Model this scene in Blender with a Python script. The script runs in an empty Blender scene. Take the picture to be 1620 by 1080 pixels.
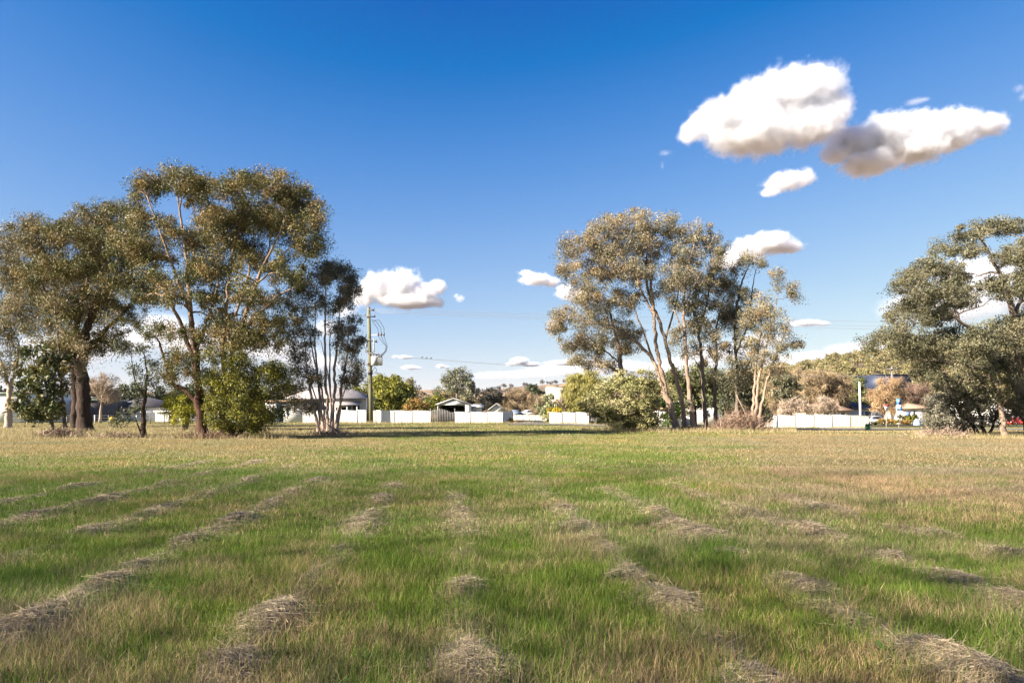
import bpy, math, random
import numpy as np
from mathutils import Vector
rng = np.random.default_rng(7)
random.seed(7)
S = bpy.context.scene
COL = S.collection
F, CX, HY, H = 1080.0, 810.0, 651.0, 1.6        # photograph's focal length (px), centre column, horizon row; eye height (m)

# ------------------------------------------------------------------ terrain
def sstep(a, b, x):
    t = np.clip((np.asarray(x, float) - a) / (b - a), 0, 1)
    return t * t * (3 - 2 * t)

def hash2(ix, iy, seed):
    h = (ix.astype(np.int64) * 374761393 + iy.astype(np.int64) * 668265263 + seed * 974634541) & 0x7fffffff
    h = ((h ^ (h >> 13)) * 1274126177) & 0x7fffffff
    return ((h ^ (h >> 16)) & 0xffff) / 65535.0

def vnoise(x, y, seed=0):
    x = np.asarray(x, float); y = np.asarray(y, float)
    ix = np.floor(x); iy = np.floor(y); fx = x - ix; fy = y - iy
    fx = fx * fx * (3 - 2 * fx); fy = fy * fy * (3 - 2 * fy)
    ix = ix.astype(np.int64); iy = iy.astype(np.int64)
    a = hash2(ix, iy, seed); b = hash2(ix + 1, iy, seed); c = hash2(ix, iy + 1, seed); d = hash2(ix + 1, iy + 1, seed)
    return (a * (1 - fx) + b * fx) * (1 - fy) + (c * (1 - fx) + d * fx) * fy

def fbm(x, y, seed=0, octv=4):
    s = 0; a = .5; t = 0
    for o in range(octv):
        s = s + a * vnoise(np.asarray(x) * 2 ** o, np.asarray(y) * 2 ** o, seed + o); t += a; a *= .5
    return s / t

FAR_X = [-3000, -400, 0, 300, 560, 640, 700, 760, 830, 900, 960, 1060, 1200, 1400, 1620, 2400, 5000]
FAR_Y = [625, 620, 618, 620, 620, 618, 617, 619, 612, 606, 604, 604, 606, 602, 600, 610, 620]
MID_X = [-3000, 0, 500, 620, 680, 730, 800, 900, 1040, 1140, 1230, 1290, 1340, 1400, 1500, 1620, 2400, 5000]
MID_Y = [640, 632, 632, 628, 624, 626, 640, 632, 616, 602, 588, 580, 569, 562, 556, 560, 600, 630]
def ground(X, Y):
    X = np.asarray(X, float); Y = np.asarray(Y, float)
    z = -0.5 * sstep(52, 80, Y) * sstep(2, 24, X)
    near = 1 - sstep(40, 90, np.hypot(X, Y))
    z = z + near * .05 * (fbm(X * .35, Y * .35, 3) - .5)
    Ya = np.maximum(np.abs(Y), 60.)
    px = CX + F * X / Ya
    zf = (HY - np.interp(px, FAR_X, FAR_Y)) / F * 2600
    zm = (HY - np.interp(px, MID_X, MID_Y)) / F * 620
    nz = .85 + .3 * fbm(X * .004 + 9, Y * .004, 11)
    z = z + zf * np.exp(-((Ya - 2600) / 700.) ** 2) * nz * sstep(60, 400, Ya)
    z = z + zm * np.exp(-((Ya - 620) / 190.) ** 2) * sstep(150, 420, Ya)
    return z

def P(x, y, D):
    return np.array([(x - CX) / F * D, D, H + (HY - y) / F * D])

def base_at(x, D):
    X = (x - CX) / F * D
    return np.array([X, D, float(ground(X, D))])

# ------------------------------------------------------------------ objects
def tag(o, label=None, cat=None, group=None, kind=None):
    if label: o['label'] = label
    if cat: o['category'] = cat
    if group: o['group'] = group
    if kind: o['kind'] = kind
    return o

def empty(name, loc, label, cat, group=None, rz=0):
    o = bpy.data.objects.new(name, None); COL.objects.link(o)
    o.location = [float(v) for v in loc]; o.rotation_euler = (0, 0, rz); o.empty_display_size = .3
    return tag(o, label, cat, group)

class MB:
    def __init__(s):
        s.v = []; s.f = []; s.c = []; s.n = 0; s.has_c = False
    def add(s, v, faces, col=None):
        v = np.asarray(v, float).reshape(-1, 3)
        s.v.append(v)
        for f in faces:                       # list of (k,m) int arrays
            f = np.asarray(f, np.int64)
            s.f.append(f + s.n)
        if col is not None:
            s.has_c = True
            c = np.broadcast_to(np.asarray(col, float), (len(v), 3))
        else:
            c = np.ones((len(v), 3))
        s.c.append(c); s.n += len(v)
    def box(s, x0, x1, y0, y1, z0, z1, rz=0, at=(0, 0, 0)):
        v = np.array([[x, y, z] for z in (z0, z1) for x, y in ((x0, y0), (x1, y0), (x1, y1), (x0, y1))], float)
        if rz:
            c, q = math.cos(rz), math.sin(rz)
            v[:, :2] = v[:, :2] @ np.array([[c, q], [-q, c]])
        v += np.asarray(at, float)
        s.add(v, [np.array([[3, 2, 1, 0], [4, 5, 6, 7], [0, 1, 5, 4], [1, 2, 6, 5], [2, 3, 7, 6], [3, 0, 4, 7]])])
        return s
    def tube(s, pts, rad, n=6, col=None, cap=True, wob=0):
        pts = np.asarray(pts, float); m = len(pts)
        rad = np.broadcast_to(np.asarray(rad, float), (m,))
        t = np.gradient(pts, axis=0); t /= np.linalg.norm(t, axis=1)[:, None] + 1e-9
        ref = np.array([0., 1., 0.]) if abs(t[:, 1]).max() < .9 else np.array([1., 0, 0])
        if abs(t[:, 1]).max() >= .9 and abs(t[:, 0]).max() > .9: ref = np.array([0., 0, 1])
        u = np.cross(t, ref); u /= np.linalg.norm(u, axis=1)[:, None] + 1e-9
        w = np.cross(t, u)
        a = np.linspace(0, 2 * np.pi, n, endpoint=False)
        rr = rad[:, None] * np.ones((m, n))
        if wob: rr = rr * (1 + wob * (rng.random((m, n)) - .5))
        v = pts[:, None, :] + rr[:, :, None] * (np.cos(a)[None, :, None] * u[:, None, :] + np.sin(a)[None, :, None] * w[:, None, :])
        i = np.arange(m - 1)[:, None] * n; j = np.arange(n)[None, :]; k = (j + 1) % n
        q = np.stack([i + j, i + k, i + n + k, i + n + j], -1).reshape(-1, 4)
        fs = [q]
        if cap: fs += [np.arange(n)[None, ::-1], (np.arange(n) + (m - 1) * n)[None, :]]
        s.add(v.reshape(-1, 3), fs, col)
        return s
    def prism(s, poly, y0, y1):                # polygon in x-z extruded along y
        n = len(poly)
        v = [[x, y0, z] for x, z in poly] + [[x, y1, z] for x, z in poly]
        q = [[i, (i + 1) % n, n + (i + 1) % n, n + i] for i in range(n)]
        s.add(v, [np.array(q), np.arange(n)[None, ::-1], (np.arange(n) + n)[None, :]])
        return s
    def build(s, name, mat, parent=None, origin=None, smooth=False):
        me = bpy.data.meshes.new(name)
        V = np.concatenate(s.v)
        if origin is not None: V = V - np.asarray(origin)
        loops = np.concatenate([f.ravel() for f in s.f])
        tot = np.concatenate([np.full(len(f), f.shape[1]) for f in s.f])
        st = np.concatenate([[0], np.cumsum(tot)[:-1]])
        me.vertices.add(len(V)); me.vertices.foreach_set('co', V.astype(np.float32).ravel())
        me.loops.add(len(loops)); me.loops.foreach_set('vertex_index', loops.astype(np.int32))
        me.polygons.add(len(tot)); me.polygons.foreach_set('loop_start', st.astype(np.int32))
        if smooth: me.polygons.foreach_set('use_smooth', np.ones(len(tot), bool))
        if s.has_c:
            C = np.concatenate(s.c); a = me.color_attributes.new('tint', 'FLOAT_COLOR', 'POINT')
            a.data.foreach_set('color', np.concatenate([C, np.ones((len(C), 1))], 1).astype(np.float32).ravel())
        me.update(calc_edges=True); me.validate()
        me.materials.append(mat)
        o = bpy.data.objects.new(name, me); COL.objects.link(o)
        if parent is not None: o.parent = parent
        elif origin is not None: o.location = [float(q) for q in origin]
        return o

# ------------------------------------------------------------------ materials
def newmat(name):
    m = bpy.data.materials.new(name); m.use_nodes = True
    nt = m.node_tree; nt.nodes.clear()
    out = nt.nodes.new('ShaderNodeOutputMaterial')
    return m, nt, out
def N(nt, t, **kw):
    n = nt.nodes.new(t)
    for k, v in kw.items():
        if k.startswith('i_'):
            n.inputs[k[2:].replace('_', ' ')].default_value = v
        else: setattr(n, k, v)
    return n
def rgb(c): return (c[0], c[1], c[2], 1)
def surf_mat(name, c, rough=.8, var=.25, scale=3., c2=None, bump=.0, metallic=0., spec=.3, stretch=None):
    m, nt, out = newmat(name)
    b = N(nt, 'ShaderNodeBsdfPrincipled'); b.inputs['Roughness'].default_value = rough
    b.inputs['Metallic'].default_value = metallic; b.inputs['Specular IOR Level'].default_value = spec
    tc = N(nt, 'ShaderNodeTexCoord'); src = tc.outputs['Object']
    if stretch:
        mp = N(nt, 'ShaderNodeMapping'); mp.inputs['Scale'].default_value = stretch
        nt.links.new(src, mp.inputs[0]); src = mp.outputs[0]
    nz = N(nt, 'ShaderNodeTexNoise'); nz.inputs['Scale'].default_value = scale; nz.inputs['Detail'].default_value = 6
    nz.inputs['Roughness'].default_value = .65
    nt.links.new(src, nz.inputs['Vector'])
    r = N(nt, 'ShaderNodeValToRGB')
    c2 = c2 or tuple(v * (1 - var) for v in c)
    r.color_ramp.elements[0].position = .32; r.color_ramp.elements[1].position = .68
    r.color_ramp.elements[0].color = rgb(c2); r.color_ramp.elements[1].color = rgb(c)
    nt.links.new(nz.outputs['Fac'], r.inputs[0]); nt.links.new(r.outputs[0], b.inputs['Base Color'])
    if bump:
        bp = N(nt, 'ShaderNodeBump'); bp.inputs['Strength'].default_value = bump; bp.inputs['Distance'].default_value = .05
        nt.links.new(nz.outputs['Fac'], bp.inputs['Height']); nt.links.new(bp.outputs[0], b.inputs['Normal'])
    nt.links.new(b.outputs[0], out.inputs[0])
    return m
def leaf_mat(name, trans=.28, rough=.5, spec=.35, gain=1.):
    m, nt, out = newmat(name)
    at = N(nt, 'ShaderNodeAttribute', attribute_name='tint')
    b = N(nt, 'ShaderNodeBsdfPrincipled'); b.inputs['Roughness'].default_value = rough
    b.inputs['Specular IOR Level'].default_value = spec
    t = N(nt, 'ShaderNodeBsdfTranslucent'); mx = N(nt, 'ShaderNodeMixShader'); mx.inputs[0].default_value = trans
    nt.links.new(at.outputs['Color'], b.inputs['Base Color']); nt.links.new(at.outputs['Color'], t.inputs['Color'])
    nt.links.new(b.outputs[0], mx.inputs[1]); nt.links.new(t.outputs[0], mx.inputs[2]); nt.links.new(mx.outputs[0], out.inputs[0])
    return m
M = {}
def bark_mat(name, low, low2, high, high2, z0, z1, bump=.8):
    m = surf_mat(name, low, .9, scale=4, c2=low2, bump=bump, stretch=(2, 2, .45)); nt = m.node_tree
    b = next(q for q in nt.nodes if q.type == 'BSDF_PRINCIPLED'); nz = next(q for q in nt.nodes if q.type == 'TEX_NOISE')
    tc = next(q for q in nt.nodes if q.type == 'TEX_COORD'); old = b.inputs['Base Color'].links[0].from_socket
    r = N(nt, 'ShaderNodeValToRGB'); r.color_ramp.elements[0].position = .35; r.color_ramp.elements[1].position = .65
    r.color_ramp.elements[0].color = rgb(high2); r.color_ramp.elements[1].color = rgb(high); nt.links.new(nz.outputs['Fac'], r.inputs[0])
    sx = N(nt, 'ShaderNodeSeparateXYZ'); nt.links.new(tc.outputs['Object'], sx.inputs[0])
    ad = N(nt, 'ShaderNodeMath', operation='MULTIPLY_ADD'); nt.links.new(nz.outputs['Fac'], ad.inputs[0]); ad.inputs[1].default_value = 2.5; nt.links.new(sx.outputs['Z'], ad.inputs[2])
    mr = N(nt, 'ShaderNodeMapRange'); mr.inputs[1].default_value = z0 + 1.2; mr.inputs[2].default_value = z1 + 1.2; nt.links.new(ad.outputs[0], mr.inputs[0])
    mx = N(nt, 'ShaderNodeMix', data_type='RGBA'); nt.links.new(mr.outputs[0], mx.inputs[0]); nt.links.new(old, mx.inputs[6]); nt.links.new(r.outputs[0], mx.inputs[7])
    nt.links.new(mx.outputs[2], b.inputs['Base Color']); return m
M['leaf'] = leaf_mat('leaf', .14, .5, .25)
M['grass'] = leaf_mat('grass_blade', .35, .6, .25)
M['straw'] = leaf_mat('straw', .1, .7, .2)
M['twig'] = leaf_mat('twig', .0, .9, .1)
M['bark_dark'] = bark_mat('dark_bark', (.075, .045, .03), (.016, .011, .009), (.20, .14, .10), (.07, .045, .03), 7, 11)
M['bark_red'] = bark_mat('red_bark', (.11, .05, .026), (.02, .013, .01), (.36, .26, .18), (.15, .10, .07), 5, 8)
M['bark_pale'] = surf_mat('pale_bark', (.40, .29, .21), .8, scale=2.5, c2=(.16, .11, .08), bump=.4, stretch=(2, 2, .35))
M['bark_white'] = surf_mat('white_bark', (.52, .42, .33), .8, scale=1.8, c2=(.25, .17, .13), bump=.3, stretch=(2, 2, .35))
M['bark_grey'] = surf_mat('grey_bark', (.22, .17, .13), .9, scale=4, c2=(.08, .06, .05), bump=.6, stretch=(2, 2, .5))
M['white_panel'] = surf_mat('white_panel', (.80, .78, .72), .5, scale=1.2, c2=(.70, .67, .60), stretch=(.3, .3, 2))
M['cream_panel'] = surf_mat('cream_panel', (.66, .64, .50), .6, scale=1.2, c2=(.58, .55, .43))
M['white_wall'] = surf_mat('white_wall', (.78, .75, .70), .7, scale=1, c2=(.70, .67, .61))
M['cream_wall'] = surf_mat('cream_wall', (.62, .54, .43), .8, scale=1, c2=(.54, .46, .36))
M['brick_wall'] = surf_mat('tan_brick_wall', (.48, .34, .24), .85, scale=9, c2=(.36, .24, .17))
M['roof_grey'] = surf_mat('grey_roof', (.36, .33, .31), .6, scale=6, c2=(.27, .25, .24))
M['roof_dark'] = surf_mat('dark_roof', (.10, .09, .09), .7, scale=6, c2=(.06, .055, .055))
M['roof_tan'] = surf_mat('tan_roof', (.45, .31, .20), .8, scale=8, c2=(.34, .22, .15))
M['roof_pale'] = surf_mat('pale_metal_roof', (.62, .60, .56), .45, scale=2, c2=(.52, .50, .47))
M['roof_green'] = surf_mat('pale_green_roof', (.42, .50, .40), .6, scale=2)
M['navy'] = surf_mat('navy_cladding', (.03, .04, .075), .5, scale=2)
M['glass'] = surf_mat('window_glass', (.05, .065, .085), .12, scale=.8, c2=(.03, .035, .045), spec=.6)
M['dark'] = surf_mat('interior_shade', (.012, .011, .010), .9)  # near-black colour standing in for shade inside the open shed
M['trim'] = surf_mat('white_trim', (.72, .70, .67), .6, scale=2)
M['blue_trim'] = surf_mat('blue_grey_trim', (.16, .22, .36), .6, scale=2)
M['pine_pole'] = surf_mat('treated_pole', (.20, .19, .11), .85, scale=3, c2=(.12, .115, .065), bump=.3, stretch=(3, 3, .25))
M['old_timber'] = surf_mat('weathered_timber', (.23, .215, .20), .9, scale=4, c2=(.11, .10, .095), bump=.3, stretch=(4, 4, .4))
M['grey_metal'] = surf_mat('grey_metal', (.52, .50, .47), .5, scale=2)
M['dark_metal'] = surf_mat('dark_metal', (.06, .055, .05), .5, scale=4)
M['black'] = surf_mat('black_rubber', (.02, .02, .022), .6)
M['porcelain'] = surf_mat('brown_porcelain', (.10, .07, .06), .3, spec=.6)
M['wire'] = surf_mat('aluminium_wire', (.35, .34, .34), .5)
M['concrete'] = surf_mat('concrete', (.60, .55, .50), .85, scale=3)
M['asphalt'] = surf_mat('asphalt', (.055, .054, .056), .85, scale=12, c2=(.04, .039, .04), bump=.1)
M['kerb'] = surf_mat('kerb_concrete', (.17, .16, .14), .9, scale=4)
M['dirt'] = surf_mat('bark_litter', (.17, .10, .065), .95, scale=8, c2=(.07, .042, .03), bump=.6)
M['green_box'] = surf_mat('green_plastic', (.05, .17, .08), .45, scale=2)
M['blue'] = surf_mat('sky_blue_paint', (.05, .25, .62), .5)
M['palebl'] = surf_mat('pale_blue_cloth', (.32, .42, .66), .7)
M['red'] = surf_mat('red_paint', (.62, .05, .06), .5)
M['orange'] = surf_mat('orange_clay', (.62, .20, .07), .8, scale=5)
M['yellow'] = surf_mat('yellow_plastic', (.75, .52, .03), .5)
M['car_white'] = surf_mat('white_car_paint', (.72, .72, .72), .25, spec=.6, var=.05)
M['car_grey'] = surf_mat('grey_car_paint', (.16, .19, .23), .25, spec=.6, var=.1)
M['car_red'] = surf_mat('red_car_paint', (.40, .05, .04), .25, spec=.6, var=.1)

# ------------------------------------------------------------------ world, sun, camera
AZ, EL = math.radians(27), math.radians(31)        # the sun stands to the left, 27 degrees behind the camera plane
sun_dir = Vector((-math.cos(AZ) * math.cos(EL), -math.sin(AZ) * math.cos(EL), math.sin(EL)))
W = bpy.data.worlds.new('World'); S.world = W; W.use_nodes = True
nt = W.node_tree; nt.nodes.clear()
wo = N(nt, 'ShaderNodeOutputWorld'); bg = N(nt, 'ShaderNodeBackground'); bg.inputs['Strength'].default_value = .05
sky = N(nt, 'ShaderNodeTexSky', sky_type='NISHITA'); sky.sun_disc = False
sky.sun_elevation = EL; sky.sun_rotation = math.atan2(sun_dir.x, sun_dir.y)
sky.air_density = 1.0; sky.dust_density = .3; sky.ozone_density = 1.0; sky.altitude = 200
# the photograph's sky is graded deep blue overhead and pale low down: one tone curve per channel on the physical sky
sp_ = N(nt, 'ShaderNodeSeparateColor'); cb = N(nt, 'ShaderNodeCombineColor'); nt.links.new(sky.outputs[0], sp_.inputs[0])
KS = .187
def mth(op, a_, b_):
    n_ = N(nt, 'ShaderNodeMath', operation=op); nt.links.new(a_, n_.inputs[0]); n_.inputs[1].default_value = b_; return n_.outputs[0]
nt.links.new(mth('MAXIMUM', mth('MULTIPLY', mth('SUBTRACT', mth('POWER', sp_.outputs[0], .5), 1.065), .57 / KS), .003), cb.inputs[0])
nt.links.new(mth('MAXIMUM', mth('MULTIPLY', mth('SUBTRACT', mth('POWER', sp_.outputs[1], .3), 1.044), 1.16 / KS), .04), cb.inputs[1])
ex_ = N(nt, 'ShaderNodeMath', operation='POWER'); ex_.inputs[0].default_value = .5945; nt.links.new(sp_.outputs[2], ex_.inputs[1])
ml_ = N(nt, 'ShaderNodeMath', operation='MULTIPLY_ADD'); nt.links.new(ex_.outputs[0], ml_.inputs[0]); ml_.inputs[1].default_value = -1.9 / KS; ml_.inputs[2].default_value = .985 / KS
nt.links.new(mth('MAXIMUM', ml_.outputs[0], .05), cb.inputs[2])
nt.links.new(cb.outputs[0], bg.inputs['Color']); nt.links.new(bg.outputs[0], wo.inputs[0])
sl = bpy.data.lights.new('sun', 'SUN'); sl.energy = 5.0; sl.angle = math.radians(.55); sl.color = (1, .90, .775)
so = bpy.data.objects.new('sun', sl); COL.objects.link(so); so.rotation_euler = sun_dir.to_track_quat('Z', 'Y').to_euler()
so.location = (-40, -30, 60)
cd = bpy.data.cameras.new('camera'); cam = bpy.data.objects.new('camera', cd); COL.objects.link(cam); S.camera = cam
cam.location = (0, 0, H); cam.rotation_euler = (math.radians(90), 0, 0)
cd.lens = 24; cd.sensor_width = 36; cd.shift_y = (HY - 540) / 1620; cd.clip_end = 60000; cd.clip_start = .05
S.view_settings.view_transform = 'Standard'; S.view_settings.look = 'None'; S.view_settings.exposure = 1.9
S.view_settings.gamma = 1; S.view_settings.use_curve_mapping = False
S.render.engine = 'CYCLES'
c = S.cycles
c.max_bounces = 8; c.diffuse_bounces = 3; c.glossy_bounces = 2; c.transmission_bounces = 3; c.volume_bounces = 6; c.transparent_max_bounces = 8
c.use_denoising = True; c.use_adaptive_sampling = True; c.adaptive_threshold = .015
c.sample_clamp_indirect = 4
try: c.denoiser = 'OPENIMAGEDENOISE'
except Exception: pass

# ------------------------------------------------------------------ ground sheet
def ground_mat():
    m, nt, out = newmat('field_soil_and_thatch')
    b = N(nt, 'ShaderNodeBsdfPrincipled'); b.inputs['Roughness'].default_value = .95; b.inputs['Specular IOR Level'].default_value = .1
    g = N(nt, 'ShaderNodeNewGeometry')
    def noise(sc, d=6):
        n = N(nt, 'ShaderNodeTexNoise'); n.inputs['Scale'].default_value = sc; n.inputs['Detail'].default_value = d
        n.inputs['Roughness'].default_value = .65
        nt.links.new(g.outputs['Position'], n.inputs['Vector']); return n
    a = noise(.16); bnz = noise(3.5, 8)
    r1 = N(nt, 'ShaderNodeValToRGB'); e = r1.color_ramp.elements
    e[0].position = .36; e[1].position = .66; e[0].color = (.10, .115, .03, 1); e[1].color = (.24, .20, .085, 1)
    nt.links.new(a.outputs['Fac'], r1.inputs[0])
    r2 = N(nt, 'ShaderNodeValToRGB'); e = r2.color_ramp.elements
    e[0].position = .3; e[1].position = .7; e[0].color = (.45, .45, .4, 1); e[1].color = (1.1, 1.1, 1.05, 1)
    nt.links.new(bnz.outputs['Fac'], r2.inputs[0])
    mu = N(nt, 'ShaderNodeMix', data_type='RGBA', blend_type='MULTIPLY'); mu.inputs[0].default_value = 1
    nt.links.new(r1.outputs[0], mu.inputs[6]); nt.links.new(r2.outputs[0], mu.inputs[7])
    # far hills: dry grass with scrub patches, by distance along the ground
    sx = N(nt, 'ShaderNodeSeparateXYZ'); nt.links.new(g.outputs['Position'], sx.inputs[0])
    mr = N(nt, 'ShaderNodeMapRange'); mr.inputs[1].default_value = 130; mr.inputs[2].default_value = 300
    nt.links.new(sx.outputs['Y'], mr.inputs[0])
    h1 = noise(.018, 8)
    r3 = N(nt, 'ShaderNodeValToRGB'); e = r3.color_ramp.elements
    e[0].position = .42; e[1].position = .60; e[0].color = (.11, .085, .055, 1); e[1].color = (.33, .22, .135, 1)
    nt.links.new(h1.outputs['Fac'], r3.inputs[0])
    mx = N(nt, 'ShaderNodeMix', data_type='RGBA'); nt.links.new(mr.outputs[0], mx.inputs[0])
    nt.links.new(mu.outputs[2], mx.inputs[6]); nt.links.new(r3.outputs[0], mx.inputs[7])
    nt.links.new(mx.outputs[2], b.inputs['Base Color'])
    bp = N(nt, 'ShaderNodeBump'); bp.inputs['Strength'].default_value = .5; bp.inputs['Distance'].default_value = .06
    nt.links.new(bnz.outputs['Fac'], bp.inputs['Height']); nt.links.new(bp.outputs[0], b.inputs['Normal'])
    nt.links.new(b.outputs[0], out.inputs[0])
    return m
M['ground'] = ground_mat()
n = 420
u = np.linspace(-1, 1, n)
gx = 8 * np.sinh(7.4 * u); gy = 8 * np.sinh(7.4 * u) + 12
GX, GY = np.meshgrid(gx, gy)
mb = MB()
i = np.arange(n - 1)[:, None] * n + np.arange(n - 1)[None, :]
mb.add(np.stack([GX, GY, ground(GX, GY)], -1).reshape(-1, 3), [np.stack([i, i + 1, i + n + 1, i + n], -1).reshape(-1, 4)])
tag(mb.build('ground', M['ground'], smooth=True), kind='structure')

# ------------------------------------------------------------------ windrows of cut hay (rows converge on column 720 of the photograph)
ROWS = {  # offset k : list of (distance, half length, strength)
    -5.0: [(9.4, .9, .7), (12., .8, .5), (14.5, .8, .9), (18, 1.2, .6), (21, 1., .5)],
    -4.0: [(10.6, 1., .9), (12.3, .9, .9), (15., .8, .7), (18.2, 1.2, .6), (21.5, .9, .6)],
    -3.0: [(7.6, 1.0, .55), (9.1, .5, .9), (11., .8, .8), (13.4, .8, .5), (15.8, .8, .9), (19., 1, .5)],
    -2.0: [(5.2, .55, 1.3), (6.1, .55, 1.1), (6.9, .4, .8), (8.3, .5, 1.), (9.9, .5, 1.1), (11.8, .8, .7), (13.6, .7, .7), (15.6, .7, .9)],
    -0.85: [(4.35, .25, .7), (5.3, .4, 1.1), (6.8, .4, .35), (8.1, .4, .3), (9.6, .5, .9), (10.6, .4, .7), (12.3, .7, .9), (14.6, .7, .8)],
    0.05: [(4.3, .35, 1.2), (6.2, .35, .8), (7.9, .5, .3), (9.8, .5, .35), (11.6, .5, .4), (13.5, .5, .3)],
    1.1: [(4.05, .25, .8), (5.7, .45, 1.35), (6.6, .45, 1.1), (7.9, .5, .8), (9.6, .6, .8), (11., .5, .9), (13., .5, .5), (15.5, .6, .4)],
    1.97: [(4.25, .5, 1.3), (6.25, .35, 1.3), (7.6, .4, .7), (8.8, .5, 1.), (9.7, .5, .8), (10.6, .5, 1.1), (13.5, .6, .4)],
    2.95: [(5.6, .5, 1.), (6.4, .4, 1.), (7.35, .35, 1.1), (8.4, .4, .7), (9.2, .5, 1.1), (11.5, .6, .5), (14.5, .7, .5)],
    3.85: [(7.6, .4, 1.1), (8.7, .4, 1.1), (11.5, .6, .8), (13.8, .8, .5)],
}
def row_x(k, Y): return -.0833 * Y + k * 1.6
def row_amp(k, Y):
    a = np.zeros_like(np.asarray(Y, float))
    for (y0, hl, s) in ROWS[k]: a = np.maximum(a, s * np.exp(-((Y - y0) / hl) ** 2 * .9))
    lo_, hi_ = ROWS[k][0][0] - .5, ROWS[k][-1][0] + 1.
    a = np.maximum(a, .58 * vnoise(Y * 1.1, Y * 0 + k * 3.3, 15) * sstep(lo_ - .5, lo_ + .3, Y) * (1 - sstep(hi_ - .5, hi_ + .5, Y)))
    return a
def row_w(k, Y, a): return (.13 + .095 * np.clip(a, 0, 1.2)) * (.7 + .6 * vnoise(np.asarray(Y) * 2.6, np.asarray(Y) * 0 + k * 5.7, 25))
def row_field(X, Y):                    # (height of the hay surface, closeness to a row centre 0..1)
    h = np.zeros_like(X); cl = np.zeros_like(X)
    for k in ROWS:
        a = row_amp(k, Y)
        wob = .12 * (vnoise(Y * .9, k * 7.1 + Y * 0, 5) - .5)
        d = np.abs(X - row_x(k, Y) - wob) / row_w(k, Y, a)
        prof = np.exp(-d ** 2)
        h = np.maximum(h, .09 * a * prof); cl = np.maximum(cl, np.clip(a * 1.3 - .05, 0, .95) * prof)
    return h, cl
ROW_LABELS = {
    -5.0: 'faint low windrow of cut hay, farthest left of the field',
    -4.0: 'broken windrow of cut hay, second from the left side of the field',
    -3.0: 'patchy greened windrow between the long left one and the broken far left ones',
    -2.0: 'long dark continuous windrow of cut hay running from the bottom left corner',
    -0.85: 'windrow of hay humps rising left of centre, right of the long dark continuous one',
    0.05: 'sparse windrow of hay in the middle running straight away from the viewer',
    1.1: 'windrow of pale hay just right of centre with a thick matted near end',
    1.97: 'windrow of pale hay with one lone rounded heap, leading to the bottom right corner',
    2.95: 'windrow of pale hay heaps right of the one ending in the bottom right corner',
    3.85: 'short windrow of pale hay heaps at the right edge of the field',
}
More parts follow.
